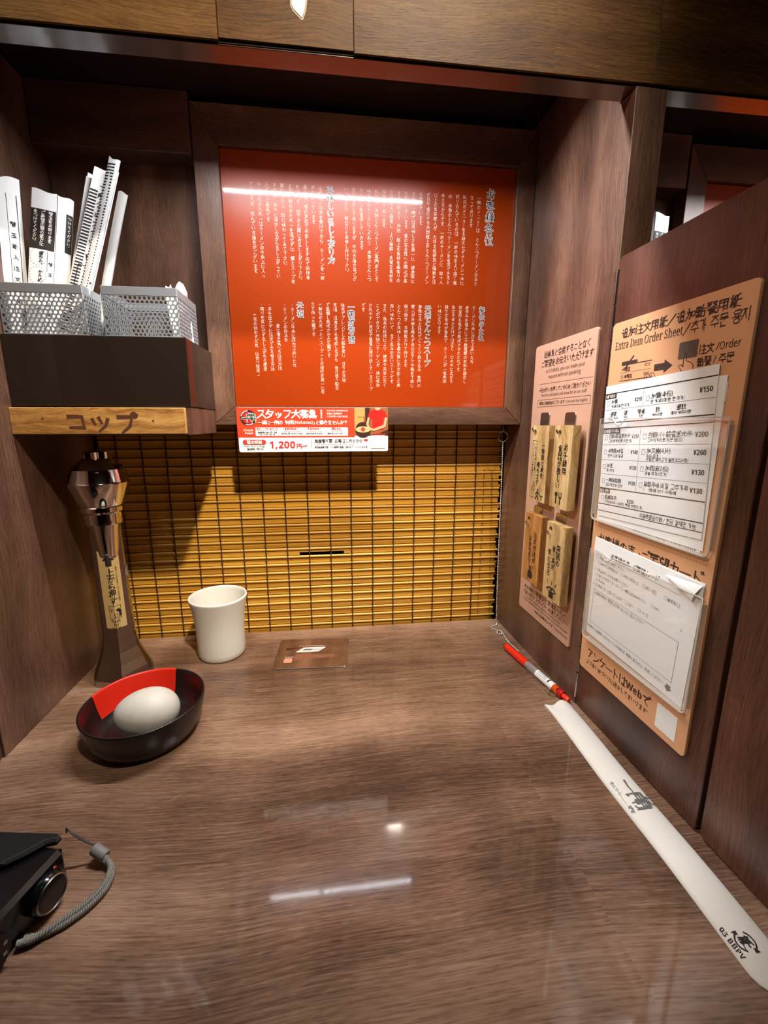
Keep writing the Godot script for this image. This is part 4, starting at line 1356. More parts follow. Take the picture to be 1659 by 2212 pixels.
	obj("label_writing", ink_mesh(fine, 0.0, Vector2.ZERO, func(p): return wrap.call(p, 0.0004)), M.ink, lab)
	st = begin()
	for k in 20:
		var q := []
		for e in [[k, 0.0], [k, 1.0], [k + 1, 1.0], [k + 1, 0.0]]:
			var a: float = TAU * e[0] / 20
			var u: float = deg_to_rad(10.0) + 0.0075 * e[1] * cos(a) / 0.0178
			q.append(Vector3(0.0181 * cos(u), 0.143 + 0.0075 * e[1] * sin(a), 0.0181 * sin(u)))
		smooth_quad(st, q, [Vector3(1, 0, 0.2).normalized(), Vector3(1, 0, 0.2).normalized(), Vector3(1, 0, 0.2).normalized(), Vector3(1, 0, 0.2).normalized()])
	obj("round_sticker", st.commit(), mat_plain(Color8(150, 138, 122), 0.3), t)

# ---------------------------------------------------------------- tableware
func speckle(base: Color, spot: Color, seed_: int, share: float) -> ImageTexture:
	var r := RandomNumberGenerator.new()
	r.seed = seed_
	var im := Image.create(256, 256, false, Image.FORMAT_RGB8)
	im.fill(base)
	for k in int(256 * 256 * share):
		im.set_pixel(r.randi() % 256, r.randi() % 256, base.lerp(spot, r.randf()))
	return ImageTexture.create_from_image(im)

func build_cup():
	var t := thing("cup", "off-white flared ceramic cup standing empty beside the chrome tap", "cup", Vector3(-0.134, 0, 0.058))
	var m := mat_plain(Color(1, 1, 1), 0.42)
	m.albedo_texture = speckle(Color8(222, 215, 203), Color8(186, 174, 156), 5, 0.006)
	m.uv1_scale = Vector3(1.5, 8, 1)
	obj("body", lathe([Vector2(0.0, 0.0), Vector2(0.0285, 0.0), Vector2(0.0306, 0.0012), Vector2(0.0318, 0.004), Vector2(0.0323, 0.01), Vector2(0.0322, 0.03), Vector2(0.0328, 0.045), Vector2(0.0342, 0.06), Vector2(0.0365, 0.075), Vector2(0.0387, 0.0855), Vector2(0.0391, 0.0875), Vector2(0.0386, 0.0889), Vector2(0.0374, 0.0892), Vector2(0.0364, 0.0882), Vector2(0.0358, 0.085), Vector2(0.034, 0.075), Vector2(0.0316, 0.06), Vector2(0.03, 0.045), Vector2(0.0293, 0.02), Vector2(0.0285, 0.009), Vector2(0.026, 0.0055), Vector2(0.0, 0.005)], 56, 0.5), m, t)

func build_bowl_and_egg():
	var t := thing("small_bowl", "small black bowl with a red inner patch holding a white egg", "bowl", Vector3(-0.1724, 0, 0.2206))
	var blk := mat_plain(Color8(19, 17, 16), 0.3)
	obj("body", lathe([Vector2(0.0, 0.0018), Vector2(0.034, 0.0018), Vector2(0.0348, 0.0), Vector2(0.0395, 0.0), Vector2(0.0405, 0.002), Vector2(0.0475, 0.0055), Vector2(0.0528, 0.014), Vector2(0.0562, 0.0265), Vector2(0.0588, 0.0402), Vector2(0.0587, 0.0415), Vector2(0.0578, 0.042), Vector2(0.0568, 0.0415), Vector2(0.0563, 0.0402), Vector2(0.0535, 0.0265), Vector2(0.0505, 0.0165), Vector2(0.045, 0.0095), Vector2(0.036, 0.0062), Vector2(0.0, 0.0055)], 72, 0.5), blk, t)
	var st := begin()
	var prof := [Vector2(0.0589, 0.0405), Vector2(0.0588, 0.0417), Vector2(0.0578, 0.0423), Vector2(0.0566, 0.0417), Vector2(0.0561, 0.0402), Vector2(0.0533, 0.0265), Vector2(0.0503, 0.0168), Vector2(0.0494, 0.0152)]
	var a0 := deg_to_rad(-170.0)
	var a1 := deg_to_rad(-76.0)
	for k in 40:
		for i in prof.size() - 1:
			var q := []
			var nn := []
			for e in [[k, i], [k, i + 1], [k + 1, i + 1], [k + 1, i]]:
				var a: float = lerpf(a0, a1, e[0] / 40.0)
				var j: int = e[1]
				var d: Vector2 = (prof[mini(j + 1, prof.size() - 1)] - prof[maxi(j - 1, 0)]).normalized()
				var n2 := Vector2(d.y, -d.x) if i > 2 else Vector2(d.y, -d.x)
				q.append(ring(prof[j], a))
				nn.append(ring(n2, a).normalized())
			smooth_quad(st, q, nn)
	obj("red_patch", st.commit(), mat_plain(Color8(206, 34, 12), 0.4), t)
	var e := thing("boiled_egg", "white boiled egg in its shell lying in the black bowl", "egg", Vector3(-0.1685, 0.0066, 0.2255))
	var rows := []
	for k in 25:
		var a := PI * k / 24.0
		var x := -cos(a)
		rows.append(Vector2(0.0236 * sin(a) * (1.0 - 0.09 * x), 0.0315 * x))
	var shell := mat_plain(Color(1, 1, 1), 0.5)
	shell.albedo_texture = speckle(Color8(198, 191, 180), Color8(184, 172, 154), 9, 0.1)
	shell.subsurf_scatter_enabled = true
	shell.subsurf_scatter_strength = 0.05
	var o := obj("shell", lathe(rows, 48, 0.2), shell, e, Vector3(0, 0.0238, 0))
	o.basis = Basis(Vector3.UP, 0.12) * Basis(Vector3(0, 0, 1), PI / 2)

func build_table_card():
	var t := thing("call_button_card", "dark rounded card let into the counter beside the cup", "card", Vector3(-0.0043, 0.0, 0.0748))
	t.rotation.y = -0.055
	var flat := Basis(Vector3.RIGHT, -PI / 2)
	var m := mat_wood([M.panel.albedo_texture, M.panel.heightmap_texture], Color(1.02, 0.98, 0.92), 0.3, Vector2(0.25, 0.2), 0.004, 0.6, 0.12)
	var o := obj("plate", plate(round_rect(0.1035, 0.0805, 0.006), 0.0011, 0.0003, 1), m, t, Vector3(0, 0.0001, 0))
	o.basis = flat
	var ink := Ink.new()
	var pink := Ink.new()
	ink_poly(pink, Array(round_rect(0.0115, 0.011, 0.002)).map(func(p): return p + Vector2(-0.0325, -0.0205)))
	o = obj("printed_button", ink_mesh(pink, 0.0), mat_plain(Color8(222, 134, 104), 0.5), t, Vector3(0, 0.00132, 0))
	o.basis = flat
	var tan := Ink.new()
	ink_poly(tan, [Vector2(-0.0395, 0.006), Vector2(-0.0165, 0.0145), Vector2(-0.0395, 0.0145)])
	ink_poly(tan, [Vector2(0.0155, 0.0135), Vector2(0.0155, 0.022), Vector2(0.028, 0.0205)])
	ink_poly(tan, [Vector2(-0.024, -0.004), Vector2(0.031, -0.0065), Vector2(0.031, -0.0135), Vector2(-0.024, -0.02)])
	o = obj("printed_arrows", ink_mesh(tan, 0.0), mat_plain(Color8(124, 78, 54), 0.5), t, Vector3(0, 0.0012, 0))
	o.basis = flat
	var wh := Ink.new()
	ink_poly(wh, [Vector2(-0.0245, 0.0015), Vector2(-0.0225, 0.0005), Vector2(0.0075, 0.0015), Vector2(0.0175, 0.0125), Vector2(0.0165, 0.0145), Vector2(-0.0145, 0.0135)])
	for k in 9:
		ink_line(wh, Vector2(-0.0375 + 0.0015 * k, -0.0128), Vector2(-0.0368 + 0.0015 * k, -0.0108 - 0.0006 * (k % 3)), 0.0006)
	for k in 22:
		ink_line(wh, Vector2(-0.021 + 0.0017 * k, 0.0172), Vector2(-0.0202 + 0.0017 * k, 0.0182 + 0.0003 * (k % 4)), 0.0006)
	o = obj("printed_slip", ink_mesh(wh, 0.0), mat_plain(Color8(206, 200, 190), 0.6), t, Vector3(0, 0.00144, 0))
	o.basis = flat
	ink_poly(ink, [Vector2(-0.0165, 0.005), Vector2(-0.0035, 0.0055), Vector2(0.0, 0.0095), Vector2(-0.012, 0.0095)])
	for k in 8:
		ink_line(ink, Vector2(-0.001 + 0.0015 * k, 0.0058), Vector2(0.0002 + 0.0015 * k, 0.0085), 0.0005)
	o = obj("printed_lines", ink_mesh(ink, 0.0), M.ink_grey, t, Vector3(0, 0.00156, 0))
	o.basis = flat
	var st := begin()                                             # worn pale rim of the card
	var rim := Array(round_rect(0.1035, 0.0805, 0.006))
	var pts := []
	for p in rim:
		pts.append(Vector3(p.x, 0.0009, -p.y))
	pts.append(pts[0])
	add_tube(st, pts, 0.0004, 5, false)
	obj("rim", st.commit(), mat_plain(Color8(112, 100, 88), 0.5), t)

# ---------------------------------------------------------------- mesh baskets and paper order slips
# a perforated metal sheet in xy: rows of round holes under a plain rim
func perforated(w: float, h: float, rim: float) -> ArrayMesh:
	var st := begin()
	var zf := 0.0004
	var pitch := 0.0046
	var rowh := pitch * 0.866
	var r := 0.0018
	var rows := int((h - rim) / rowh)
	var cols := int(w / pitch)
	var px := w / cols
	var ph := (h - rim) / rows
	for j in rows:
		for i in cols + (j % 2):
			var x0 := -w / 2 + (i - 0.5 * (j % 2)) * px
			var x1 := x0 + px
			var cx := (x0 + x1) / 2
			x0 = maxf(x0, -w / 2)
			x1 = minf(x1, w / 2)
			var y0 := j * ph
			var y1 := y0 + ph
			var cy := (y0 + y1) / 2
			var half_cell := x1 - x0 < px * 0.9
			if half_cell:
				quad(st, Vector3(x0, y0, zf), Vector3(x1, y0, zf), Vector3(x1, y1, zf), Vector3(x0, y1, zf), Vector3(0, 0, 1))
				continue
			var n := 8
			for k in n:
				var a := TAU * (k - 0.5) / n
				var b := TAU * (k + 0.5) / n
				var pa := Vector3(cx + r * cos(a), cy + r * sin(a), zf)
				var pb := Vector3(cx + r * cos(b), cy + r * sin(b), zf)
				var oa := edge_point(cx, cy, a, x0, x1, y0, y1, zf)
				var ob := edge_point(cx, cy, b, x0, x1, y0, y1, zf)
				quad(st, pa, oa, ob, pb, Vector3(0, 0, 1))
				var mid := Vector3(-cos((a + b) / 2), -sin((a + b) / 2), 0)
				quad(st, pa, pb, pb - Vector3(0, 0, 2 * zf), pa - Vector3(0, 0, 2 * zf), mid)
			var corners := [[x1, y1], [x0, y1], [x0, y0], [x1, y0]]
			for k in 4:                                        # the corners between the eight rays
				var a := PI / 4 + PI / 2 * k
				var ea := edge_point(cx, cy, a - PI / 8, x0, x1, y0, y1, zf)
				var eb := edge_point(cx, cy, a + PI / 8, x0, x1, y0, y1, zf)
				tri(st, ea, Vector3(corners[k][0], corners[k][1], zf), eb, Vector3(0, 0, 1))
	add_box(st, Vector3(0, h - rim / 2, 0), Vector3(w, rim, 0.0012), 0.0003)
	add_box(st, Vector3(0, 0.0007, 0), Vector3(w, 0.0014, 0.001), 0.0002)
	return st.commit()

func edge_point(cx: float, cy: float, a: float, x0: float, x1: float, y0: float, y1: float, z: float) -> Vector3:
	var d := Vector2(cos(a), sin(a))
	var t := 1e9
	if d.x > 1e-6:
		t = minf(t, (x1 - cx) / d.x)
	elif d.x < -1e-6:
		t = minf(t, (x0 - cx) / d.x)
	if d.y > 1e-6:
		t = minf(t, (y1 - cy) / d.y)
	elif d.y < -1e-6:
		t = minf(t, (y0 - cy) / d.y)
	return Vector3(cx + d.x * t, cy + d.y * t, z)

func basket(x0: float, x1: float, label: String):
	var z0 := 0.076
	var z1 := 0.1412
	var y0 := 0.4146
	var h := 0.049
	var t := thing("mesh_basket", label, "basket", Vector3((x0 + x1) / 2, y0, (z0 + z1) / 2), "perforated metal baskets")
	var w := x1 - x0
	var d := z1 - z0
	var wide := perforated(w, h, 0.0085)
	var deep := perforated(d, h, 0.0085)
	for s in [[wide, 0.0, Vector3(0, 0, d / 2)], [wide, PI, Vector3(0, 0, -d / 2)], [deep, PI / 2, Vector3(w / 2, 0, 0)], [deep, -PI / 2, Vector3(-w / 2, 0, 0)]]:
		var o := obj("perforated_side", s[0], M.mesh_grey, t, s[2])
		o.rotation.y = s[1]
	obj("bottom", box_mesh(Vector3(w - 0.001, 0.0008, d - 0.001), 0.0002), M.mesh_grey, t, Vector3(0, 0.0006, 0))

# a folded paper sleeve standing in a basket; foot and head are its middle points, style picks the print
func slip(foot: Vector3, head: Vector3, w: float, turn: float, style: int, label: String):
	var up := (head - foot).normalized()
	var h := (head - foot).length()
	var t := thing("paper_slip", label, "paper", foot, "paper slips in the mesh basket")
	var side := Vector3(cos(turn), 0, -sin(turn))
	side = (side - up * side.dot(up)).normalized()
	t.basis = Basis(side, up, side.cross(up))
	var st := begin()
	var n := 10
	var body := func(u: float, v: float, f: float) -> Vector3:
		var edge := 0.0
		if v > 0.98:
			edge = 0.0012 * sin(u * 5.0 + style) + 0.004 * (u - 0.5) * (style % 3 - 1)
		return Vector3((u - 0.5) * w, v * h + edge, f * (0.0004 + 0.0016 * sin(PI * u) * (1.0 - 0.7 * v)) + 0.0012 * sin(v * 3.0 + style))
	for f in [-1.0, 1.0]:
		for i in n:
			for k in 6:
				var q := []
				for e in [[k, i], [k + 1, i], [k + 1, i + 1], [k, i + 1]]:
					q.append(body.call(e[0] / 6.0, e[1] / float(n), f))
				var nn: Vector3 = (q[1] - q[0]).cross(q[3] - q[0]).normalized()
				nn = nn if nn.z * f > 0 else -nn
				smooth_quad(st, q, [nn, nn, nn, nn])
	obj("sleeve", st.commit(), M.paper, t)
	var on := func(p: Vector2) -> Vector3:
		var b: Vector3 = body.call(clampf(p.x / w + 0.5, 0, 1), clampf(p.y / h, 0, 0.97), 1.0)
		return Vector3(p.x, p.y, b.z + 0.00025)
	var ink := Ink.new()
	var rev := Ink.new()
	if style == 1:
		for k in 6:                                               # dark heading field, cut in strips so that it follows the paper
			for j in 8:
				ink_rect(ink, -w / 2 + w * k / 6, h * (0.6 + 0.034 * j), -w / 2 + w * (k + 1) / 6, h * (0.634 + 0.034 * j))
		line_v(rev, "替玉をお取ります。", w * 0.3, h * 0.865, h * 0.027, w * 0.16, 0.16)
		line_v(rev, "ご希望の麺の硬さに", 0.0, h * 0.865, h * 0.027, w * 0.17, 0.16)
		line_v(rev, "をつけてください。", -w * 0.3, h * 0.865, h * 0.027, w * 0.16, 0.16)
		for k in 4:
			var c := Vector2(-w * 0.12, h * (0.545 - 0.13 * k))
			for a in 18:
				ink_disc(ink, c + Vector2(w * 0.33 * cos(TAU * a / 18), h * 0.06 * sin(TAU * a / 18)), w * 0.018, 5)
			line_v(ink, ["超かた", "かため", "基本", "やわ"][k], w * 0.0, h * (0.585 - 0.13 * k), h * 0.028, w * 0.19, 0.14)
			line_v(ink, ["extrafirm", "firm", "medium", "soft"][k].substr(0, 0), -w * 0.2, 0, 0.001, 0.001)
		ink_line(ink, Vector2(w * 0.25, 0.0), Vector2(w * 0.25, h * 0.59), w * 0.02)
		line_v(ink, "替玉半替玉替玉", w * 0.38, h * 0.54, h * 0.07, w * 0.16, 0.14)
	elif style == 2:
		for k in 46:                                              # crimped seam down one edge
			ink_rect(ink, -w * 0.48, h * (0.03 + 0.0185 * k), -w * 0.14, h * (0.0375 + 0.0185 * k))
		line_v(ink, "一蘭公式アプリ", w * 0.02, h * 0.93, h * 0.055, w * 0.24, 0.14)
		ink_poly(ink, [Vector2(-w * 0.1, h * 0.5), Vector2(w * 0.1, h * 0.5), Vector2(0, h * 0.455)])
		ink_line(ink, Vector2(-w * 0.3, h * 0.43), Vector2(w * 0.15, h * 0.43), w * 0.04)
		ink_line(ink, Vector2(-w * 0.3, h * 0.43), Vector2(-w * 0.3, h * 0.24), w * 0.04)
		for k in 3:
			var c := Vector2(w * 0.34, h * (0.52 - 0.16 * k))
			for a in 16:
				ink_disc(ink, c + Vector2(w * 0.2 * cos(TAU * a / 16), h * 0.06 * sin(TAU * a / 16)), w * 0.014, 5)
			line_v(ink, ["かため", "基本", "やわ"][k], w * 0.36, h * (0.56 - 0.16 * k), h * 0.03, w * 0.17, 0.14)
	elif style == 3:
		for k in 60:
			ink_rect(ink, -w * 0.5, h * (0.01 + 0.0162 * k), w * 0.22, h * (0.0172 + 0.0162 * k))
		line_v(ink, "一蘭注文用紙", w * 0.38, h * 0.4, h * 0.06, w * 0.16, 0.13)
	elif style == 4:
		for k in 8:
			ink_rect(ink, w * 0.05, h * (0.62 + 0.034 * k), w * 0.48, h * (0.654 + 0.034 * k))
		line_v(rev, "つけてください。", w * 0.26, h * 0.88, h * 0.03, w * 0.22, 0.16)
	elif style == 6:
		for k in 50:
			ink_rect(ink, -w * 0.5, h * (0.03 + 0.0185 * k), -w * 0.12, h * (0.039 + 0.0185 * k))
	elif style == 5:
		ink_line(ink, Vector2(w * 0.32, 0.0), Vector2(w * 0.32, h * 0.9), w * 0.03)
		ink_line(ink, Vector2(-w * 0.1, 0.0), Vector2(-w * 0.1, h * 0.9), w * 0.02)
		line_v(ink, "替玉紙入注文用紙", w * 0.1, h * 0.75, h * 0.07, w * 0.24, 0.13)
	if ink.t.size():
		obj("print", ink_mesh(ink, 0, Vector2.ZERO, on), M.ink, t)
	if rev.t.size():
		obj("reversed_print", ink_mesh(rev, 0, Vector2.ZERO, func(p): return on.call(p) + Vector3(0, 0, 0.00015)), M.ink_white, t)

func build_baskets():
	basket(-0.2985, -0.2195, "grey perforated basket full of paper slips, left on the cup box")
	basket(-0.2015, -0.1275, "grey perforated basket with a torn tissue, right on the cup box")
	var zf := 0.118
	var list := [
		[-0.2935, -0.2895, 0.568, 0.019, 0.5, 5, 0.126, "white printed paper slip leaning at the left picture edge"],
		[-0.2745, -0.2562, 0.559, 0.0225, 0.1, 1, 0.126, "paper slip with a black heading and dotted circles, left of the bundle"],
		[-0.2605, -0.2415, 0.557, 0.014, 0.8, 4, 0.116, "narrow curled paper slip close behind the slip with dotted circles"],
		[-0.262, -0.2195, 0.587, 0.015, 0.75, 0, 0.094, "plain paper slip at the left end of the tall bundle"],
		[-0.259, -0.2145, 0.5825, 0.016, 0.6, 6, 0.101, "paper slip second from the left in the tall bundle"],
		[-0.252, -0.2105, 0.578, 0.018, 0.4, 4, 0.112, "paper slip with a black field in the middle of the bundle"],
		[-0.247, -0.1965, 0.5845, 0.022, 0.15, 2, 0.12, "wide paper slip with an app notice in the tall bundle"],
		[-0.239, -0.1835, 0.5905, 0.0145, -0.35, 3, 0.129, "ribbed paper slip at the right front of the tall bundle"],
		[-0.2265, -0.1875, 0.57, 0.018, -0.6, 0, 0.106, "plain bent paper slip at the right back of the bundle"]]
	for s in list:
		slip(Vector3(s[0], 0.4165, s[6]), Vector3(s[1], s[2], s[6] - 0.012), s[3], s[4], s[5], s[7])
	# the torn tissue in the right-hand basket
	var t := thing("torn_tissue", "crumpled white tissue poking out of the right mesh basket", "tissue", Vector3(-0.139, 0.4162, 0.1))
	var st := begin()
	var r := RandomNumberGenerator.new()
	r.seed = 77
	var grid := []
	for j in 7:
		var row := []
		for i in 8:
			row.append(Vector3(-0.009 + 0.0032 * i - 0.0006 * j + r.randf_range(-0.0012, 0.0012), 0.0102 * j + r.randf_range(-0.002, 0.002) + (r.randf_range(-0.006, 0.004) if j == 6 else 0.0), r.randf_range(-0.004, 0.004)))
		grid.append(row)
	for j in 6:
		for i in 7:
			var q := [grid[j][i], grid[j][i + 1], grid[j + 1][i + 1], grid[j + 1][i]]
			for f in [[0, 1, 2], [0, 2, 3]]:
				var n: Vector3 = (q[f[1]] - q[f[0]]).cross(q[f[2]] - q[f[0]]).normalized()
				n = n if n.z > 0 else -n
				tri(st, q[f[0]], q[f[1]], q[f[2]], n)
	obj("sheet", st.commit(), M.white, t)

# ---------------------------------------------------------------- the request board with its wooden tags
func on_right(called: String, label: String, category: String, s: float, y: float, off: float, group := "", roll := 0.0) -> Node3D:
	var t := thing(called, label, category, right_at(s, y, off), group)
	t.basis = right_basis() * Basis(Vector3(0, 0, 1), roll)
	return t

func build_request_board():
	var c := Vector2(0.146, 0.2423)
	var t := on_right("request_board", "pale kraft board of requests with four wooden tags, on the right partition", "sign", c.x, c.y, 0.0001)
	obj("plate", plate(round_rect(0.1289, 0.3616, 0.004), 0.0024, 0.0003), M.kraft_a, t)
	var ink := Ink.new()
	line_h(ink, "従業員と会話することなく", 0.104, 0.4098, 0.008, 0.12, 0.2005)
	line_h(ink, "ご要望をお伝えいただけます", 0.0985, 0.399, 0.0085, 0.12, 0.2065)
	line_h(ink, "呼出ボタンを押してこちらをご提示ください", 0.0985, 0.367, 0.0054, 0.12, 0.2065)
	ink_line(ink, Vector2(0.098, 0.3747), Vector2(0.208, 0.3737), 0.0004)
	ink_frame(ink, 0.0958, 0.3462, 0.2075, 0.3548, 0.0004)
	line_h(ink, "裏面に英語表記がございます / See back for English", 0.1005, 0.3505, 0.0042, 0.11, 0.203, false)
	line_h(ink, "At ICHIRAN, you can make your", 0.1115, 0.3892, 0.0058, 0.1, 0.193)
	line_h(ink, "request without speaking", 0.118, 0.3822, 0.0058, 0.1, 0.186)
	line_h(ink, "Push the call button and show this to our staff", 0.104, 0.3603, 0.0048, 0.1, 0.2)
	line_h(ink, "その他のご要望は「ご要望カード」へ", 0.0945, 0.0975, 0.006, 0.12, 0.202)
	line_h(ink, "ご記入の上、スタッフへお渡しください", 0.092, 0.0895, 0.006, 0.12, 0.2045)
	line_h(ink, "For other requests, please write it on the", 0.1, 0.0832, 0.0038, 0.1, 0.19)
	line_h(ink, "\"Guest Feedback/Request Card\" and give it to a staff member", 0.093, 0.0785, 0.0038, 0.1, 0.2055)
	line_h(ink, "木札は消毒済みです / Disinfected", 0.127, 0.0718, 0.0042, 0.11, 0.2055, false)
	obj("writing", ink_mesh(ink, 0.00255, c), mat_plain(Color8(66, 42, 34), 0.6), t)
	# four steel hooks stuck to the board
	for h in [[0.1188, 0.339], [0.1747, 0.338], [0.1182, 0.218], [0.1726, 0.2185]]:
		var k := obj("hook_plate", plate(round_rect(0.0215, 0.034, 0.004), 0.0012, 0.0003), M.steel, t, Vector3(h[0] - c.x, h[1] - 0.017 - c.y, 0.0025))
		var pts := smooth_path([Vector3(0, -0.004, 0.001), Vector3(0, -0.0105, 0.0035), Vector3(0, -0.0135, 0.011), Vector3(0, -0.0125, 0.0172), Vector3(0, -0.0085, 0.0195)], 4)
		obj("hook", tube(pts, 0.0014, 8), M.chrome, k, Vector3(0.0045, 0.006, 0))
	tag_board(0.1692, 0.2055, 0.2285, 0.3232, 0.1747 + 0.0045, M.pine, 0, "pale wooden tag with a spoon and fork, upper right on the request board")
	tag_board(0.118, 0.157, 0.2283, 0.3227, 0.1188 + 0.0045, M.pine, 1, "pale wooden tag with a boxed note, upper left on the request board")
	tag_board(0.1152, 0.155, 0.1185, 0.2102, 0.1182 + 0.0045, M.pine_dark, 2, "browner wooden tag with a question mark figure, lower left on the request board")
	tag_board(0.169, 0.2082, 0.115, 0.2096, 0.1726 + 0.0045, M.pine, 3, "pale wooden tag with a figure covering its ears, lower right on the request board")

func tag_board(s0: float, s1: float, y0: float, y1: float, hole_s: float, m: Material, style: int, label: String):
	var w := s1 - s0
	var h := y1 - y0
	var t := on_right("wooden_tag", label, "tag", (s0 + s1) / 2, y0, 0.0085, "wooden request tags")
	# two halves meeting over the hanging hole make the board, so that the hole is real
	var hc := Vector2(hole_s - (s0 + s1) / 2, h - 0.0085)
	var st := begin()
	var uv := Vector2(rng.randf(), rng.randf())
	for side in [-1.0, 1.0]:
		var p := PackedVector2Array([Vector2(hc.x, 0), Vector2(side * w / 2, 0), Vector2(side * w / 2, h), Vector2(hc.x, h)])
		for k in 9:
			var a: float = PI / 2 - side * PI * k / 8
			p.append(hc + Vector2(cos(a), sin(a)) * 0.0036)
		if Geometry2D.is_polygon_clockwise(p):
			p.reverse()
		add_plate(st, p, 0.0095, 0.0, 1, uv)
	obj("board", st.commit(), m, t)
	var ink := Ink.new()
	var z := 0.0097
	if style == 0:
		line_v(ink, "お子様用", w * 0.2, h * 0.79, h * 0.093, h * 0.086, 0.14)
		line_v(ink, "食器が欲しい", -w * 0.1, h * 0.77, h * 0.09, h * 0.084, 0.14)
		ink_disc(ink, Vector2(-w * 0.13, h * 0.17), h * 0.03, 14)
		ink_line(ink, Vector2(-w * 0.13, h * 0.17), Vector2(-w * 0.13, h * 0.06), h * 0.022)
		ink_line(ink, Vector2(w * 0.1, h * 0.13), Vector2(w * 0.1, h * 0.06), h * 0.022)
		ink_disc(ink, Vector2(w * 0.1, h * 0.145), h * 0.028, 12, 0.0, PI, TAU)
		for k in 3:
			ink_line(ink, Vector2(w * (0.03 + 0.07 * k), h * 0.145), Vector2(w * (0.03 + 0.07 * k), h * 0.2), h * 0.01)
	elif style == 1:
		line_v(ink, "一時的に席を", w * 0.22, h * 0.79, h * 0.079, h * 0.072, 0.14)
		line_v(ink, "離れます", -w * 0.01, h * 0.53, h * 0.078, h * 0.072, 0.14)
		ink_frame(ink, -w * 0.46, h * 0.04, -w * 0.16, h * 0.8, h * 0.005)
		line_v(ink, "こちらを卓上に置いてください。", -w * 0.24, h * 0.77, h * 0.046, h * 0.04, 0.13)
		line_v(ink, "※三十分以上は席を離れないでください", -w * 0.37, h * 0.77, h * 0.039, h * 0.033, 0.13)
		ink_disc(ink, Vector2(w * 0.06, h * 0.155), h * 0.016, 10)
		stroke(ink, [Vector2(-w * 0.06, h * 0.09), Vector2(w * 0.04, h * 0.13), Vector2(w * 0.18, h * 0.1)], h * 0.018, false)
		stroke(ink, [Vector2(-w * 0.06, h * 0.03), Vector2(w * 0.05, h * 0.08), Vector2(w * 0.05, h * 0.13)], h * 0.02, false)
		ink_line(ink, Vector2(w * 0.05, h * 0.08), Vector2(w * 0.12, h * 0.03), h * 0.02)
		ink_rect(ink, w * 0.2, h * 0.078, w * 0.4, h * 0.09)
		ink_line(ink, Vector2(w * 0.3, h * 0.08), Vector2(w * 0.3, h * 0.03), h * 0.014)
	elif style == 2:
		line_v(ink, "注文方法が", w * 0.18, h * 0.76, h * 0.092, h * 0.082, 0.14)
		line_v(ink, "分からない", -w * 0.1, h * 0.68, h * 0.08, h * 0.072, 0.14)
		ink_disc(ink, Vector2(0, h * 0.215), h * 0.03, 12)
		ink_poly(ink, [Vector2(-w * 0.13, h * 0.06), Vector2(-w * 0.15, h * 0.14), Vector2(-w * 0.07, h * 0.18), Vector2(w * 0.1, h * 0.18), Vector2(w * 0.17, h * 0.13), Vector2(w * 0.14, h * 0.06)])
		line_h(ink, "?", w * 0.12, h * 0.235, h * 0.07, 0.1, -99.0, false, "Droid Sans", true)
	else:
		line_v(ink, "周囲の", w * 0.22, h * 0.76, h * 0.095, h * 0.086, 0.14)
		line_v(ink, "音・声が", -w * 0.02, h * 0.72, h * 0.078, h * 0.074, 0.14)
		line_v(ink, "気になる", -w * 0.24, h * 0.66, h * 0.09, h * 0.078, 0.14)
		ink_disc(ink, Vector2(0, h * 0.15), h * 0.028, 12)
		ink_poly(ink, [Vector2(-w * 0.12, h * 0.03), Vector2(-w * 0.12, h * 0.12), Vector2(w * 0.12, h * 0.12), Vector2(w * 0.12, h * 0.03)])
		stroke(ink, [Vector2(-w * 0.1, h * 0.11), Vector2(-w * 0.26, h * 0.13), Vector2(-w * 0.08, h * 0.17)], h * 0.018, false)
		stroke(ink, [Vector2(w * 0.1, h * 0.11), Vector2(w * 0.26, h * 0.13), Vector2(w * 0.08, h * 0.17)], h * 0.018, false)
		for k in 3:
			ink_line(ink, Vector2(w * (-0.2 + 0.2 * k), h * 0.205), Vector2(w * (-0.26 + 0.26 * k), h * 0.25), h * 0.01)
	obj("writing", ink_mesh(ink, z), M.ink, t)

# ---------------------------------------------------------------- the order board with paper pockets
func pocket(parent: Node3D, s0: float, s1: float, y0: float, y1: float, c: Vector2):
	var w := s1 - s0
	var h := y1 - y0
	var r := 0.005
	var p := PackedVector2Array()
	for q in round_rect(w, h, r, 4):
		if q.y < 0:
			p.append(q)
	p.append(Vector2(w / 2, h / 2))
	var notch := [Vector2(-w * 0.24, h / 2), Vector2(-w * 0.265, h / 2 - 0.003), Vector2(-w * 0.285, h / 2 - 0.0055), Vector2(-w * 0.31, h / 2 - 0.0062), Vector2(-w * 0.335, h / 2 - 0.0045), Vector2(-w * 0.36, h / 2 - 0.001), Vector2(-w * 0.375, h / 2)]
	for q in notch:
		p.append(q)
	p.append(Vector2(-w / 2, h / 2))
	var o := obj("clear_pocket", plate(p, 0.0012, 0.0), M.clear, parent, Vector3((s0 + s1) / 2 - c.x, (y0 + y1) / 2 - c.y, 0.0068))
	var st := begin()                                             # moulded rim of the pocket
	var pts := []
	for q in p:
		pts.append(Vector3(q.x, q.y, 0.0006))
	pts.append(pts[0])
	add_tube(st, pts, 0.0009, 6, false)
	obj("pocket_rim", st.commit(), M.clear_edge, o)
	for e in [[Vector3(-w / 2 + 0.0006, 0, -0.002), Vector3(0.0012, h - 0.01, 0.0045)], [Vector3(w / 2 - 0.0006, 0, -0.002), Vector3(0.0012, h - 0.01, 0.0045)], [Vector3(0, -h / 2 + 0.0006, -0.002), Vector3(w - 0.01, 0.0012, 0.0045)]]:
		obj("pocket_wall", box_mesh(e[1], 0.0003), M.clear_edge, o, e[0])

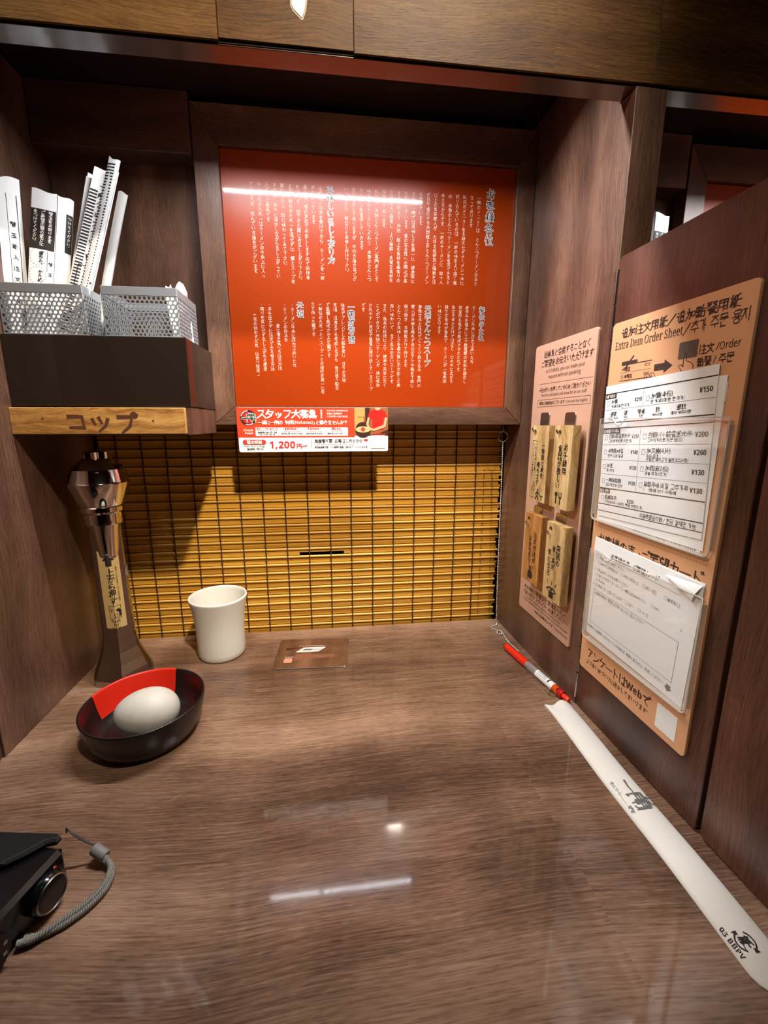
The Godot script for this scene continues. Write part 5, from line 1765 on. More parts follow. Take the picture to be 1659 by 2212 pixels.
func build_order_board():
	var c := Vector2(0.3052, 0.2373)
	var t := on_right("order_board", "orange kraft board with two clear pockets of forms, on the folding panel", "sign", c.x, c.y, 0.0001)
	obj("plate", plate(round_rect(0.1439, 0.3652, 0.004), 0.0024, 0.0003), M.kraft_b, t)
	var ink := Ink.new()
	line_h(ink, "追加注文用紙／追加點餐用紙", 0.2468, 0.4088, 0.0088, 0.115, 0.3655)
	line_h(ink, "Extra Item Order Sheet／추가 주문 용지", 0.2395, 0.3982, 0.0096, 0.1, 0.3745, true, "Droid Serif")
	# pictograms: a form being ticked, an arrow, a finger on a button
	ink_rect(ink, 0.2515, 0.3795, 0.2715, 0.3825)
	ink_line(ink, Vector2(0.2515, 0.3795), Vector2(0.2895, 0.3795), 0.0006)
	line_h(ink, "✓".substr(0, 0) + "替玉", 0.256, 0.3755, 0.0038, 0.13, 0.2635, false)
	line_h(ink, "¥210", 0.281, 0.3768, 0.0036, 0.1, 0.288, false)
	stroke(ink, [Vector2(0.2522, 0.376), Vector2(0.2532, 0.3745), Vector2(0.2552, 0.3775)], 0.0005, false)
	stroke(ink, [Vector2(0.2555, 0.375), Vector2(0.266, 0.3862)], 0.0014, false)
	ink_line(ink, Vector2(0.2505, 0.3725), Vector2(0.2895, 0.3725), 0.0002)
	ink_frame(ink, 0.252, 0.3675, 0.2545, 0.37, 0.0003)
	line_h(ink, "半替玉", 0.256, 0.3688, 0.0036, 0.13, 0.267, false)
	line_h(ink, "¥150", 0.281, 0.369, 0.0036, 0.1, 0.288, false)
	ink_line(ink, Vector2(0.2505, 0.3652), Vector2(0.2905, 0.3652), 0.0006)
	for k in 2:
		ink_disc(ink, Vector2(0.2855 + 0.0058 * k, 0.3655), 0.0034, 18, 0.003)
		line_h(ink, "¥", 0.284 + 0.0058 * k, 0.3655, 0.0042, 0.1, -99.0, false)
	ink_poly(ink, [Vector2(0.293, 0.3698), Vector2(0.304, 0.3698), Vector2(0.304, 0.3672), Vector2(0.3125, 0.3725), Vector2(0.304, 0.3778), Vector2(0.304, 0.3752), Vector2(0.293, 0.3752)])
	line_h(ink, "注文 /Order", 0.3365, 0.3805, 0.0072, 0.11, 0.3705, false)
	line_h(ink, "點餐 / 주문", 0.3365, 0.3715, 0.0068, 0.11, 0.3665, false)
	for k in 46:
		ink_disc(ink, Vector2(0.2385 + 0.00293 * k, 0.2198), 0.0004, 6)
	line_h(ink, "お客様の声・ご要望カード", 0.2425, 0.2075, 0.0108, 0.115, 0.3695)
	line_h(ink, "アンケートはWebで", 0.2452, 0.0775, 0.0102, 0.12, 0.3375, true, "Droid Sans", true)
	line_h(ink, "より良い店づくりに活かしてまいります。", 0.245, 0.0668, 0.0052, 0.11, 0.3375)
	stroke(ink, [Vector2(0.3225, 0.3605), Vector2(0.3225, 0.3665), Vector2(0.3185, 0.371), Vector2(0.3215, 0.3715), Vector2(0.3232, 0.3695), Vector2(0.3232, 0.3795), Vector2(0.325, 0.38), Vector2(0.326, 0.3738), Vector2(0.3285, 0.373), Vector2(0.331, 0.3718), Vector2(0.333, 0.37), Vector2(0.333, 0.3655), Vector2(0.331, 0.361)], 0.0005, false)
	obj("writing", ink_mesh(ink, 0.0026, c), mat_plain(Color8(58, 38, 30), 0.6), t)
	var btn := Ink.new()
	ink_poly(btn, Array(round_rect(0.018, 0.013, 0.0012)).map(func(p): return p + Vector2(0.3262, 0.3822)))
	obj("printed_button", ink_mesh(btn, 0.0025, c), mat_plain(Color8(92, 76, 66), 0.6), t)
	obj("white_patch", plate(round_rect(0.0218, 0.0228, 0.0006), 0.0003), M.white, t, Vector3(0.356 - c.x, 0.0727 - c.y, 0.0024))
	pocket(t, 0.2352, 0.3752, 0.2268, 0.3298, c)
	pocket(t, 0.2397, 0.3765, 0.0951, 0.1952, c)
	# the forms in the pockets
	var lower := on_right("order_form", "white order form sticking out lowest, behind the others in the upper pocket", "paper", 0.3015, 0.2905, 0.0028, "order forms in the upper pocket", -0.012)
	obj("sheet", box_mesh(Vector3(0.126, 0.13, 0.0003), 0.0001), M.paper, lower)
	var li := Ink.new()
	line_h(li, "現金支払いのみ / Cash Only", -0.01, -0.0605, 0.0054, 0.1, 0.06, false)
	ink_line(li, Vector2(-0.063, 0.048), Vector2(0.063, 0.05), 0.0008)
	ink_line(li, Vector2(-0.063, -0.052), Vector2(0.063, -0.054), 0.0008)
	line_h(li, "¥150", 0.046, 0.0385, 0.0062, 0.1, 0.062, false)
	obj("print", ink_mesh(li, 0.0003), M.ink, lower)
	var mid := on_right("order_form", "white order form between the other two in the upper pocket", "paper", 0.3035, 0.2935, 0.0034, "order forms in the upper pocket", 0.012)
	obj("sheet", box_mesh(Vector3(0.124, 0.13, 0.0003), 0.0001), M.paper, mid)
	var f := on_right("order_form", "tilted white order form with prices in front in the upper pocket", "paper", 0.2995, 0.2995, 0.0042, "order forms in the upper pocket", 0.052)
	order_form(f, 0.1235, 0.13)
	var fb2 := on_right("feedback_card", "white feedback card behind the front one in the lower pocket", "paper", 0.3062, 0.1518, 0.0028, "feedback cards in the lower pocket", -0.02)
	obj("sheet", box_mesh(Vector3(0.131, 0.1095, 0.0003), 0.0001), M.paper, fb2)
	var fb := on_right("feedback_card", "front white feedback card with tick boxes in the lower pocket", "paper", 0.3052, 0.1522, 0.0038, "feedback cards in the lower pocket", -0.032)
	feedback_card(fb, 0.132, 0.108)

func order_form(t: Node3D, w: float, h: float):
	obj("sheet", box_mesh(Vector3(w, h, 0.0003), 0.0001), M.paper, t)
	var x := func(f: float) -> float: return (f - 0.5) * w
	var y := func(f: float) -> float: return (0.5 - f) * h
	var ink := Ink.new()
	var rev := Ink.new()
	for f in [[0.06, 0.0009], [0.275, 0.0009], [0.318, 0.0009], [0.775, 0.0009], [0.9, 0.0009], [0.955, 0.0007]]:
		ink_line(ink, Vector2(x.call(0.005), y.call(f[0])), Vector2(x.call(0.995), y.call(f[0])), f[1])
	for f in [0.18, 0.44, 0.555, 0.665]:
		ink_line(ink, Vector2(x.call(0.005), y.call(f)), Vector2(x.call(0.995), y.call(f)), 0.00022)
	for f in [[0.07, 0.18], [0.33, 0.775]]:
		ink_line(ink, Vector2(x.call(0.415), y.call(f[0])), Vector2(x.call(0.415), y.call(f[1])), 0.00022)
	for f in [[0.062, 0.098, 0.13, "加麵 카에다마"], [0.321, 0.357, 0.2, "追加點餐 추가 메뉴"], [0.778, 0.812, 0.13, "飲品 음료"]]:
		ink_rect(ink, x.call(0.005), y.call(f[1]), x.call(f[2]), y.call(f[0]))
		line_h(rev, f[3], x.call(0.012), y.call((f[0] + f[1]) / 2), 0.0034, 0.12, x.call(f[2] - 0.012), false)
	var rows := [
		[0.125, "加麵", "카에다마(면 추가)", "¥210", 0.0], [0.38, "白飯-嚴選越光米-", "고시히카리로 지은 밥", "¥250", 0.0], [0.49, "半熟鹽味蛋", "반숙 소금 달걀", "¥140", 0.0],
		[0.602, "加蔥", "파 추가", "¥130", 0.0], [0.712, "一蘭特製醋", "오스카한의 산미", "¥130", 0.0], [0.845, "藍椰菓茶", "시카이비미 -시미만 특제 브랜드 차-", "¥250", 0.0],
		[0.125, "加麵(半份)", "반 카에다마(반 면 추가)", "¥150", 1.0], [0.38, "白飯(小)-嚴選越光米-", "고시히카리로 지은 밥(소)", "¥200", 1.0], [0.485, "加叉燒(4片)", "차슈 추가", "¥260", 1.0],
		[0.602, "加蒜泥(2份)", "마늘 추가(2조각)", "¥130", 1.0], [0.712, "秘製辛味 비밀 고추가루", "(      )倍/배 ※11~20倍/배", "¥130", 1.0]]
	for r in rows:
		var x0: float = 0.03 if r[4] == 0.0 else 0.445
		var yy: float = y.call(r[0])
		ink_frame(ink, x.call(x0), yy - 0.003, x.call(x0 + 0.028), yy + 0.0012, 0.00025)
		var size: float = 0.0051 if r[4] == 1.0 else 0.0044
		var stop: float = x.call(0.325 if r[4] == 0.0 else 0.87)
		var ends := line_h(Ink.new(), r[1], x.call(x0 + 0.045), 0.0, size, 0.085, -99.0, false)
		line_h(ink, r[1], x.call(x0 + 0.045), yy + 0.0005, size, 0.085, stop if ends > stop else -99.0, false)
		line_h(ink, r[2], x.call(x0 + 0.045), yy - 0.0042, 0.0033, 0.1, -99.0, false)
		var px: float = 0.33 if r[4] == 0.0 else 0.88
		line_h(ink, r[3], x.call(px), yy - 0.0005, 0.0056 if r[4] == 1.0 else 0.0048, 0.1, x.call(px + 0.075 + 0.02 * r[4]), false, "Droid Sans", true)
	line_h(ink, "※삶은 돼지고기 슬라이스(4장)", x.call(0.49), y.call(0.538), 0.0034, 0.1, x.call(0.85), false)
	var k := 0
	for s in [["超硬", "엄청 딱딱"], ["硬", "딱딱"], ["普通", "기본"], ["軟", "부드러움"], ["超軟", "매우 부드러움"]]:
		var cx: float = [0.11, 0.25, 0.405, 0.56, 0.755][k]
		var ww: float = 0.0046 * s[0].length()
		line_h(ink, s[0], x.call(cx) - ww / 2, y.call(0.212), 0.0046, 0.09, -99.0, false)
		var w2: float = 0.0028 * s[1].length()
		line_h(ink, s[1], x.call(cx) - w2 / 2, y.call(0.245), 0.003, 0.1, x.call(cx) + w2 / 2, false)
		k += 1
	line_h(ink, "只接受現金付款 / 현금 결제만 가능", x.call(0.47), y.call(0.93), 0.0044, 0.09, x.call(0.955), false)
	obj("print", ink_mesh(ink, 0.00028), M.ink, t)
	obj("reversed_print", ink_mesh(rev, 0.0004), M.ink_white, t)

func feedback_card(t: Node3D, w: float, h: float):
	obj("sheet", box_mesh(Vector3(w, h, 0.0003), 0.0001), M.paper, t)
	var ink := Ink.new()
	var x := func(f: float) -> float: return (f - 0.5) * w
	var y := func(f: float) -> float: return (0.5 - f) * h
	line_h(ink, "お客様の声・ご要望カード", x.call(0.2), y.call(0.115), 0.0055, 0.09, x.call(0.68), false)
	obj("title_print", ink_mesh(ink, 0.00028), M.ink, t)
	var g := Ink.new()
	line_h(g, "1. ご来店頻度をお教えください", x.call(0.04), y.call(0.185), 0.0036, 0.08, x.call(0.36), false)
	var row := [[0.235, [[0.07, "初めて"], [0.17, "年1回以上"], [0.33, "半年に1回以上"], [0.55, "月1〜2回"], [0.74, "週1回以上"]]], [0.36, [[0.07, "通りすがり"], [0.2, "リピーター"], [0.35, "一蘭公式WEBサイト"], [0.65, "SNS"]]], [0.41, [[0.07, "その他("]]], [0.46, [[0.42, "はい"], [0.54, "いいえ"]]]]
	for r in row:
		for e in r[1]:
			var yy: float = y.call(r[0])
			ink_frame(g, x.call(e[0]), yy - 0.0014, x.call(e[0]) + 0.0028, yy + 0.0014, 0.0002)
			line_h(g, e[1], x.call(e[0]) + 0.0034, yy, 0.0033, 0.08, -99.0, false)
	line_h(g, "2. ご来店のきっかけをお教えください", x.call(0.04), y.call(0.31), 0.0036, 0.08, x.call(0.42), false)
	line_h(g, ")", x.call(0.9), y.call(0.41), 0.0036, 0.08, -99.0, false)
	line_h(g, "3. また来店したいと思いましたか？", x.call(0.04), y.call(0.46), 0.0036, 0.08, x.call(0.39), false)
	ink_line(g, Vector2(x.call(0.05), y.call(0.155)), Vector2(x.call(0.86), y.call(0.155)), 0.0003)
	ink_frame(g, x.call(0.06), y.call(0.865), x.call(0.9), y.call(0.515), 0.0003)
	line_h(g, "お食事の感想やご要望などがありましたらご記入ください。", x.call(0.075), y.call(0.545), 0.0036, 0.08, x.call(0.62), false)
	line_h(g, "お食事中に従業員へ伝えたいことがあれば、裏面に記入の上、お渡しください", x.call(0.03), y.call(0.915), 0.0034, 0.08, x.call(0.84), false)
	ink_poly(g, [Vector2(x.call(0.865), y.call(0.9)), Vector2(x.call(0.9), y.call(0.9)), Vector2(x.call(0.9), y.call(0.925)), Vector2(x.call(0.915), y.call(0.925)), Vector2(x.call(0.8825), y.call(0.955)), Vector2(x.call(0.85), y.call(0.925)), Vector2(x.call(0.865), y.call(0.925))])
	obj("print", ink_mesh(g, 0.00028), M.ink_grey, t)
	# a corner of the next card curls forward at the upper right
	var st := begin()
	var n := 8
	for i in n:
		for k in 4:
			var q := []
			for e in [[i, k], [i + 1, k], [i + 1, k + 1], [i, k + 1]]:
				var u: float = e[0] / float(n)
				var v: float = e[1] / 4.0
				var reach := 0.026 * (1.0 - u * 0.9) * v
				var lift := 0.0035 * sin(v * PI * 0.75) * (1.0 - u * 0.5)
				q.append(Vector3(w / 2 - 0.0005 - 0.034 * u - 0.2 * reach, h / 2 - 0.0005 - reach * 0.55 - 0.004 * u, 0.0006 + lift))
			var nn: Vector3 = (q[1] - q[0]).cross(q[3] - q[0])
			if nn.length() < 1e-12:
				continue
			nn = nn.normalized()
			nn = nn if nn.z > 0 else -nn
			smooth_quad(st, q, [nn, nn, nn, nn])
	obj("curled_corner", st.commit(), M.paper, t)

# ---------------------------------------------------------------- pen on a ball chain
func build_chain_and_pen():
	var t := thing("ball_chain", "silver ball chain hanging from a ring under the poster frame", "chain", Vector3(0.2823, 0.0, 0.031))
	var o := Vector3(0.2823, 0.0, 0.031)
	var loop := []
	for k in 25:
		loop.append(Vector3(0.0073 * cos(TAU * k / 24), 0.306 + 0.0073 * sin(TAU * k / 24), 0.0))
	obj("key_ring", tube(loop, 0.00055, 6, false), M.chrome, t)
	obj("screw_eye", tube(smooth_path([Vector3(0.0, 0.3232, 0), Vector3(0.0, 0.318, 0), Vector3(0.0016, 0.3155, 0), Vector3(0.0, 0.3128, 0.0), Vector3(-0.0016, 0.3155, 0), Vector3(0.0, 0.317, 0)], 4), 0.0006, 6), M.steel, t)
	var path := smooth_path([Vector3(0.2823, 0.298, 0.031), Vector3(0.2845, 0.24, 0.0292), Vector3(0.2865, 0.17, 0.0268), Vector3(0.289, 0.09, 0.0235), Vector3(0.2915, 0.03, 0.021), Vector3(0.2932, 0.006, 0.0195), Vector3(0.2925, 0.0013, 0.0235), Vector3(0.287, 0.0012, 0.0265), Vector3(0.281, 0.0012, 0.03), Vector3(0.2812, 0.0012, 0.0375), Vector3(0.2865, 0.0012, 0.0435), Vector3(0.2895, 0.0013, 0.052), Vector3(0.286, 0.0022, 0.058), Vector3(0.2815, 0.0022, 0.0555), Vector3(0.283, 0.0028, 0.049), Vector3(0.2882, 0.0034, 0.0475), Vector3(0.29, 0.0022, 0.055), Vector3(0.2885, 0.0014, 0.068), Vector3(0.2885, 0.0014, 0.084), Vector3(0.2905, 0.0014, 0.1), Vector3(0.2925, 0.0014, 0.112)], 14)
	var bead := SphereMesh.new()
	bead.radius = 0.00115
	bead.height = 0.0023
	bead.radial_segments = 8
	bead.rings = 4
	var spots := []
	var left := 0.0
	for i in path.size() - 1:
		var a: Vector3 = path[i]
		var b: Vector3 = path[i + 1]
		var l := a.distance_to(b)
		while left < l:
			spots.append(a.lerp(b, left / l) - o)
			left += 0.0027
		left -= l
	var st := SurfaceTool.new()
	for s in spots:
		st.append_from(bead, 0, Transform3D(Basis(), s))
	var beads := obj("beads", st.commit(), M.bead, t)
	beads.set_meta("kind", "stuff")
	var fine := []
	for p in path:
		fine.append(p - o)
	obj("link_wire", tube(fine, 0.0003, 4), M.steel, t)
	# the pen lies along the foot of the partition
	var p0 := Vector3(0.2752, 0.0055, 0.0923)
	var p1 := Vector3(0.3, 0.0055, 0.2296)
	var d := (p1 - p0).normalized()
	var len := p0.distance_to(p1)
	var p := thing("ballpoint_pen", "red and clear ballpoint pen lying beside the right partition", "pen", p0)
	var side := Vector3.UP.cross(d).normalized()
	p.basis = Basis(side, d, side.cross(d))
	var a := func(prof: Array, seg := 24) -> Mesh: return lathe(prof, seg, 0.8)
	obj("tip", a.call([Vector2(0.0, 0.0), Vector2(0.0008, 0.0002), Vector2(0.0033, 0.0078), Vector2(0.0, 0.0078)]), M.brushed, p)
	obj("grip", a.call([Vector2(0.0, 0.0078), Vector2(0.004, 0.0078), Vector2(0.0047, 0.011), Vector2(0.0052, 0.03), Vector2(0.0052, 0.056), Vector2(0.005, 0.0578), Vector2(0.0, 0.0578)]), M.red, p)
	var glass := mat_plain(Color(0.95, 0.93, 0.92, 0.22), 0.08)
	glass.transparency = BaseMaterial3D.TRANSPARENCY_ALPHA
	obj("barrel", a.call([Vector2(0.0047, 0.0579), Vector2(0.0048, 0.08), Vector2(0.0048, 0.1135)]), glass, p)
	obj("refill", a.call([Vector2(0.0, 0.0579), Vector2(0.0021, 0.058), Vector2(0.0021, 0.1135), Vector2(0.0, 0.1135)]), mat_plain(Color8(64, 24, 18), 0.4), p)
	var lab := obj("white_label", a.call([Vector2(0.005, 0.0805), Vector2(0.005, 0.1135)]), M.white, p)
	var ink := Ink.new()
	var r := RandomNumberGenerator.new()
	r.seed = 3
	var yy := 0.0835
	while yy < 0.1:
		var bw := r.randf_range(0.0003, 0.0009)
		ink_rect(ink, 0.0012, yy, 0.0042, yy + bw)
		yy += bw + r.randf_range(0.0003, 0.0008)
	for k in 3:
		ink_rect(ink, -0.0006 - 0.0013 * k, 0.0835, -0.0001 - 0.0013 * k, 0.1)
	for k in 6:
		ink_rect(ink, -0.0045 + 0.0015 * k, 0.1035, -0.003 + 0.0015 * k, 0.1058)
	var curl := func(q: Vector2) -> Vector3:
		var u := q.x / 0.00508 + PI * 0.5
		return Vector3(0.00512 * cos(u), q.y, -0.00512 * sin(u))
	var cm := ink_mesh(ink, 0, Vector2.ZERO, func(q): return curl.call(q))
	obj("barcode_print", cm, M.ink, lab)
	var amber := mat_plain(Color8(222, 74, 22), 0.2)
	obj("upper_barrel", a.call([Vector2(0.0, 0.1136), Vector2(0.0048, 0.1136), Vector2(0.0048, 0.121), Vector2(0.0, 0.121)]), amber, p)
	obj("steel_clasp", a.call([Vector2(0.0, 0.1211), Vector2(0.0055, 0.1211), Vector2(0.0055, 0.123), Vector2(0.0, 0.123)]), M.chrome, p)
	obj("cap_ring", a.call([Vector2(0.0, 0.1231), Vector2(0.005, 0.1231), Vector2(0.0053, 0.125), Vector2(0.0048, 0.1292), Vector2(0.0, 0.1292)]), mat_plain(Color8(190, 20, 30), 0.25), p)
	obj("push_button", a.call([Vector2(0.0, 0.1293), Vector2(0.0029, 0.1293), Vector2(0.003, 0.138), Vector2(0.0025, len), Vector2(0.0, len)]), mat_plain(Color8(240, 52, 22), 0.3), p)
	# a split ring and a few links at the clasp
	var ring_pts := []
	for k in 21:
		ring_pts.append(Vector3(-0.0062 + 0.0042 * cos(TAU * k / 20), 0.1165 + 0.0045 * sin(TAU * k / 20), 0.0012 - 0.003 * cos(TAU * k / 20)))
	var clasp := obj("split_ring", tube(ring_pts, 0.0006, 6, false), M.chrome, p)
	for k in 4:
		obj("link", tube([Vector3(-0.0098 + 0.0004 * k, 0.1145 - 0.0022 * k, 0.0043), Vector3(-0.0094 + 0.0004 * k, 0.1123 - 0.0022 * k, 0.0044)], 0.0008, 6), M.chrome, clasp, Vector3(0, 0, 0))

# ---------------------------------------------------------------- chopstick sleeve
func build_chopstick_sleeve():
	var x0 := 0.2712
	var z0 := 0.2292
	var len := 0.2625
	var w := 0.0296
	var t := thing("chopstick_sleeve", "long white paper chopstick sleeve lying along the right panel", "sleeve", Vector3(x0 + w / 2, 0.0002, z0))
	# local x runs along the sleeve towards the guest, y across it towards the partition
	t.basis = Basis(Vector3(0, 0, 1), Vector3(1, 0, 0), Vector3(0, 1, 0))
	var shape := func(u: float, v: float) -> Vector3:               # u along 0..1, v across -1..1
		var half := w / 2
		if u > 0.955:
			var k := (u - 0.955) / 0.045
			half *= sqrt(maxf(0.0, 1.0 - k * k * 0.62))
		var mid := 0.0006 * sin(u * 11.0)
		var flare := 0.0012 * maxf(0.0, 1.0 - u * 22.0)
		var bulge := 0.0052 * pow(maxf(0.0, 1.0 - v * v), 0.55) * (1.0 - 0.65 * maxf(0.0, 1.0 - u * 12.0)) * (1.0 - 0.7 * maxf(0.0, (u - 0.94) / 0.06))
		var lift := 0.0014 * maxf(0.0, 1.0 - u * 10.0) * (1.0 + sin(v * 4.0))
		var end := 0.0022 * sin(v * 3.4 + 0.4) * maxf(0.0, 1.0 - u * 14.0)
		return Vector3(u * len - end, mid + v * (half + flare), 0.0006 + bulge + lift)
	var st := begin()
	var nu := 60
	var nv := 12
	var pos := []
	var nor := []
	for i in nu + 1:
		var row := []
		var nrow := []
		for j in nv + 1:
			var u := float(i) / nu
			var v := -1.0 + 2.0 * j / nv
			row.append(shape.call(u, v))
			var du: Vector3 = shape.call(minf(1.0, u + 0.005), v) - shape.call(maxf(0.0, u - 0.005), v)
			var dv: Vector3 = shape.call(u, minf(1.0, v + 0.02)) - shape.call(u, maxf(-1.0, v - 0.02))
			var n := du.cross(dv).normalized()
			nrow.append(n if n.z > 0 else -n)
		pos.append(row)
		nor.append(nrow)
	for i in nu:
		for j in nv:
			smooth_quad(st, [pos[i][j], pos[i + 1][j], pos[i + 1][j + 1], pos[i][j + 1]], [nor[i][j], nor[i + 1][j], nor[i + 1][j + 1], nor[i][j + 1]])
			var dn := Vector3(0, 0, -1)
			var fl := func(p: Vector3) -> Vector3: return Vector3(p.x, p.y, 0.0002)
			smooth_quad(st, [fl.call(pos[i][j]), fl.call(pos[i + 1][j]), fl.call(pos[i + 1][j + 1]), fl.call(pos[i][j + 1])], [dn, dn, dn, dn])
	for i in nu:
		for j in [0, nv]:
			var sd := Vector3(0, -1.0 if j == 0 else 1.0, 0)
			var a: Vector3 = pos[i][j]
			var b: Vector3 = pos[i + 1][j]
			smooth_quad(st, [a, b, Vector3(b.x, b.y, 0.0002), Vector3(a.x, a.y, 0.0002)], [sd, sd, sd, sd])
	for j in nv:
		for i in [0, nu]:
			var sd := Vector3(-1.0 if i == 0 else 1.0, 0, 0)
			var a: Vector3 = pos[i][j]
			var b: Vector3 = pos[i][j + 1]
			smooth_quad(st, [a, b, Vector3(b.x, b.y, 0.0002), Vector3(a.x, a.y, 0.0002)], [sd, sd, sd, sd])
	obj("sleeve", st.commit(), mat_plain(Color8(228, 222, 212), 0.7), t)
	var on := func(p: Vector2) -> Vector3:
		var s: Vector3 = shape.call(clampf(p.x / len, 0, 1), clampf(p.y / (w / 2), -0.98, 0.98))
		return Vector3(p.x, p.y, s.z + 0.0003)
	var ink := Ink.new()
	stroke(ink, [Vector2(0.116, 0.0012), Vector2(0.1225, 0.0002), Vector2(0.1275, 0.0006)], 0.0019, true)
	glyph(ink, "蘭", 0.1375, 0.001, 0.0165, 0.11, true)
	stroke(ink, [Vector2(0.1315, 0.003), Vector2(0.1312, -0.006)], 0.0021, true)
	stroke(ink, [Vector2(0.1435, 0.0035), Vector2(0.1448, -0.001), Vector2(0.1442, -0.0055), Vector2(0.142, -0.0065)], 0.0021, true)
	stroke(ink, [Vector2(0.133, 0.0095), Vector2(0.1375, 0.0085), Vector2(0.143, 0.0108)], 0.0009, true)
	stroke(ink, [Vector2(0.1345, 0.0112), Vector2(0.1355, 0.0072)], 0.0009, true)
	stroke(ink, [Vector2(0.1405, 0.0118), Vector2(0.1412, 0.0078)], 0.0009, true)
	line_h(ink, "天然とんこつラーメン", 0.1145, -0.0108, 0.003, 0.13, 0.1285)
	stroke(ink, [Vector2(0.128, -0.0112), Vector2(0.134, -0.0118), Vector2(0.139, -0.0116)], 0.0003, true)
	line_h(ink, "専門店", 0.1395, -0.0112, 0.003, 0.13, 0.1465)
	obj("brush_writing", ink_mesh(ink, 0, Vector2.ZERO, on), M.ink_grey, t)
	var em := Ink.new()
	var c := Vector2(0.2405, -0.0055)
	ink_disc(em, c, 0.0058, 18, 0.0049, 0.35, 2.6)
	ink_disc(em, c, 0.0058, 18, 0.0049, 3.5, 5.75)
	ink_poly(em, [c + Vector2(0.0062, 0.0008), c + Vector2(0.0036, 0.0014), c + Vector2(0.0062, 0.0042)])
	ink_poly(em, [c + Vector2(-0.0062, -0.0008), c + Vector2(-0.0036, -0.0014), c + Vector2(-0.0062, -0.0042)])
	glyph(em, "紙", c.x, c.y, 0.0066, 0.15, true)
	line_h(em, "03 BBPV", 0.2305, -0.0128, 0.0034, 0.1, 0.2475, false, "Droid Sans", true)
	obj("recycling_mark", ink_mesh(em, 0, Vector2.ZERO, on), M.ink, t)

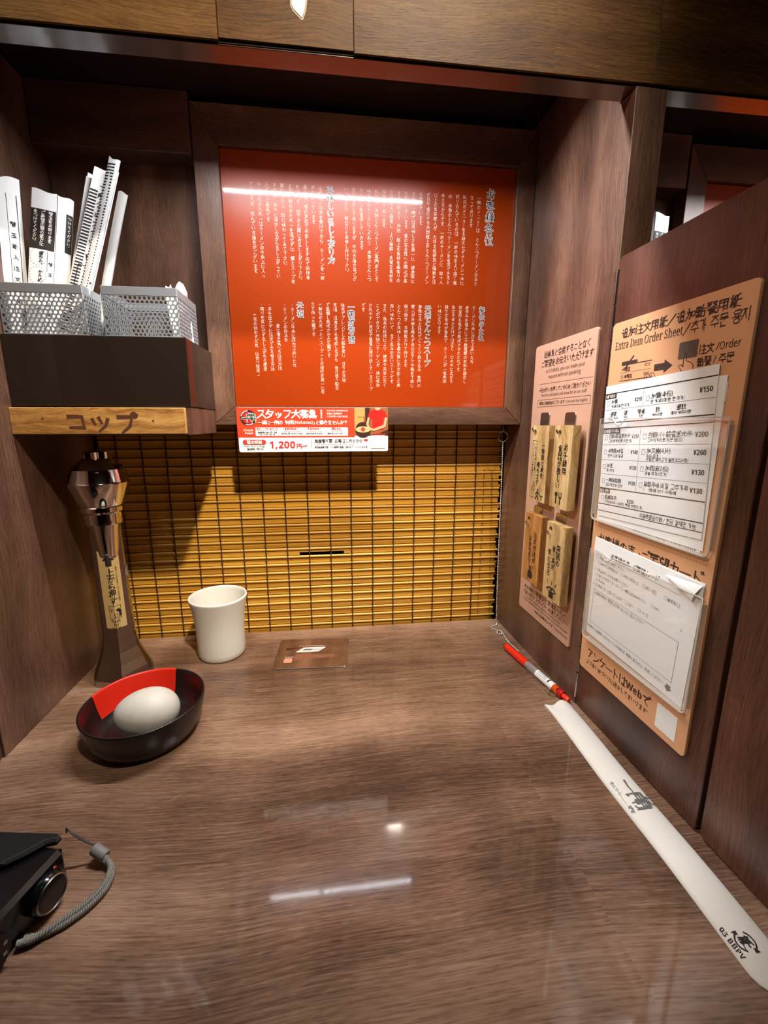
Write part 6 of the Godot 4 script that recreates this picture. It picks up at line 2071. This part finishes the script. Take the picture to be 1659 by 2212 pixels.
# ---------------------------------------------------------------- compact camera with a wrist strap
func build_compact_camera():
	var o := Vector3(-0.2384, 0.0, 0.4124)
	var t := thing("compact_camera", "black compact camera with a leather flap lying at the lower left", "camera", o)
	t.rotation.y = -0.28
	var gloss := mat_plain(Color8(15, 14, 15), 0.16)
	var skin := mat_plain(Color8(19, 18, 18), 0.42)
	var body := obj("body", box_mesh(Vector3(0.118, 0.031, 0.118), 0.003), gloss, t, Vector3(0, 0.0157, 0.002))
	obj("end_cheek", lathe([Vector2(0.0, 0.0), Vector2(0.011, 0.0), Vector2(0.0128, 0.0018), Vector2(0.0128, 0.0055), Vector2(0.011, 0.0075), Vector2(0.0, 0.0075)], 32, 0.7), gloss, t, Vector3(0.0585, 0.0155, -0.038)).rotation.z = -PI / 2
	obj("cheek_rim", lathe([Vector2(0.0102, 0.0074), Vector2(0.0108, 0.0082), Vector2(0.0114, 0.0074)], 32), M.steel, t, Vector3(0.0585, 0.0155, -0.038)).rotation.z = -PI / 2
	# mode dial with a knurled edge and pale marks
	var prof := []
	for k in 64:
		var a := TAU * k / 64
		prof.append(Vector2(cos(a), sin(a)) * (0.0118 + (0.0004 if k % 2 == 0 else 0.0)))
	var dial := obj("mode_dial", plate(PackedVector2Array(prof), 0.0052, 0.0), gloss, t, Vector3(0.0588, 0.0155, 0.0))
	dial.rotation.y = PI / 2
	var ink := Ink.new()
	for k in 8:
		var a := TAU * k / 8 + 0.2
		var c := Vector2(cos(a), sin(a)) * 0.0085
		if k % 3 == 2:
			ink_disc(ink, c, 0.0013, 10, 0.0008)
		else:
			ink_rect(ink, c.x - 0.0011, c.y - 0.0012, c.x + 0.0011, c.y + 0.0012)
	obj("dial_marks", ink_mesh(ink, 0.0054), mat_plain(Color8(150, 144, 130), 0.5), dial)
	obj("red_lamp", lathe([Vector2(0.0, 0.0), Vector2(0.0014, 0.0), Vector2(0.0011, 0.0006), Vector2(0.0, 0.0007)], 12), mat_plain(Color8(214, 52, 30), 0.3), t, Vector3(0.059, 0.0235, -0.0475)).rotation.z = -PI / 2
	# the case flap: a stiff sheet of leather over the upper face, cut to a point
	var edge := PackedVector2Array([Vector2(-0.07, 0.047), Vector2(0.0475, 0.0625), Vector2(0.053, 0.0605), Vector2(0.0535, 0.0565), Vector2(0.047, 0.0535), Vector2(0.0405, 0.044), Vector2(0.034, 0.0365), Vector2(0.025, 0.033), Vector2(-0.07, 0.029)])
	var flap := obj("leather_flap", plate(edge, 0.0028, 0.0008), skin, t, Vector3(0, 0.0335, 0))
	flap.basis = Basis(Vector3.RIGHT, -PI / 2 - 0.03)
	var seam := []
	for k in [2, 3, 4, 5, 6, 7, 8]:
		seam.append(Vector3(edge[k].x - 0.0025, edge[k].y + 0.0022, 0.0029))
	obj("stitching", tube(smooth_path(seam, 4), 0.0004, 5), mat_plain(Color8(60, 58, 54), 0.6), flap)
	# wrist strap: thin loop, grey toggle, braided cord curving back under the camera
	var w := thing("wrist_strap", "grey braided wrist strap with a toggle beside the black camera", "strap", Vector3(-0.155, 0, 0.365))
	var wo := Vector3(-0.155, 0, 0.365)
	for k in 2:
		var path := []
		for p in [Vector3(-0.1775, 0.021, 0.353), Vector3(-0.176, 0.0255 + 0.001 * k, 0.3545), Vector3(-0.168, 0.022, 0.3575 + 0.0012 * k), Vector3(-0.1565, 0.0125, 0.3585)]:
			path.append(p - wo)
		obj("loop_cord", tube(smooth_path(path, 6), 0.00055, 6), mat_plain(Color8(74, 64, 56), 0.7), w)
	var tg := obj("toggle", lathe([Vector2(0.0, 0.0), Vector2(0.0036, 0.0), Vector2(0.0041, 0.0008), Vector2(0.0043, 0.011), Vector2(0.0038, 0.0118), Vector2(0.0, 0.0118)], 24, 0.8), mat_plain(Color8(128, 122, 118), 0.55), w, Vector3(-0.1572, 0.0098, 0.3585) - wo)
	var td := Vector3(0.0125, -0.0045, 0.0055).normalized()
	var sx := td.cross(Vector3.UP).normalized()
	tg.basis = Basis(sx, td, sx.cross(td))
	for k in 2:
		var dy := 0.0022 if k == 0 else 0.0045
		var path := []
		for p in [Vector3(-0.1465, 0.0055, 0.3635), Vector3(-0.1405, 0.0, 0.3675), Vector3(-0.1375, 0.0, 0.375), Vector3(-0.138, 0.0, 0.3845), Vector3(-0.1435, 0.0, 0.3945), Vector3(-0.1535, 0.0, 0.4035), Vector3(-0.165, 0.0, 0.4085 + 0.0035 * k), Vector3(-0.1735, 0.0, 0.4085 + 0.0055 * k)]:
			var pp: Vector3 = p
			if pp.y < 0.001:
				pp.y = 0.0023
			pp += Vector3(-0.0017 * k, 0.0014 * k, 0.0014 * (1 - k))
			path.append(pp - wo)
		var sm := smooth_path(path, 10)
		var cord := obj("braided_cord", tube(sm, 0.0021, 10), mat_plain(Color8(96, 90, 84), 0.65), w)
		var br := begin()                                      # raised braid
		for s in 3:
			var hel := []
			for i in sm.size() * 2:
				var f := i * 0.5
				var a: Vector3 = sm[int(f)]
				var b: Vector3 = sm[mini(int(f) + 1, sm.size() - 1)]
				var pos := a.lerp(b, f - int(f))
				var d: Vector3 = (sm[mini(int(f) + 1, sm.size() - 1)] - sm[maxi(int(f) - 1, 0)]).normalized()
				var s1: Vector3 = d.cross(Vector3.UP).normalized()
				var s2: Vector3 = s1.cross(d)
				var ang := i * 0.95 + TAU * s / 3.0
				hel.append(pos + (s1 * cos(ang) + s2 * sin(ang)) * 0.0019)
			add_tube(br, hel, 0.0006, 4, false)
		obj("braid", br.commit(), mat_plain(Color8(142, 136, 124), 0.65), cord)

# ---------------------------------------------------------------- what shows of the next booth
func build_neighbour():
	make_frame(0.642, "walnut frame of the neighbouring booth, seen past the right post")
	var t := thing("notice_poster", "orange poster in the neighbouring booth, mostly hidden by the panel", "poster", Vector3(0.642 + 0.0908, 0.4978, 0.034))
	obj("panel", box_mesh(Vector3(0.3722, 0.3004, 0.006), 0.0004), M.poster, t, Vector3(0, 0, 0.003))
	slip(Vector3(0.436, 0.4165, 0.112), Vector3(0.4455, 0.5795, 0.1), 0.021, 0.15, 1, "black and white paper slip seen in the neighbouring booth")
	basket_next()

func basket_next():
	var t := thing("cup_box", "dark cup box of the neighbouring booth, behind the panel", "box", Vector3(0.432, 0.3128, 0.095))
	var s := slab(Vector3(-0.0893, 0.03, -0.0485), Vector3(0.0895, 0.1015, 0.0522), 0.0006)
	obj("front_panel", s[0], M.lacquer, t, s[1])
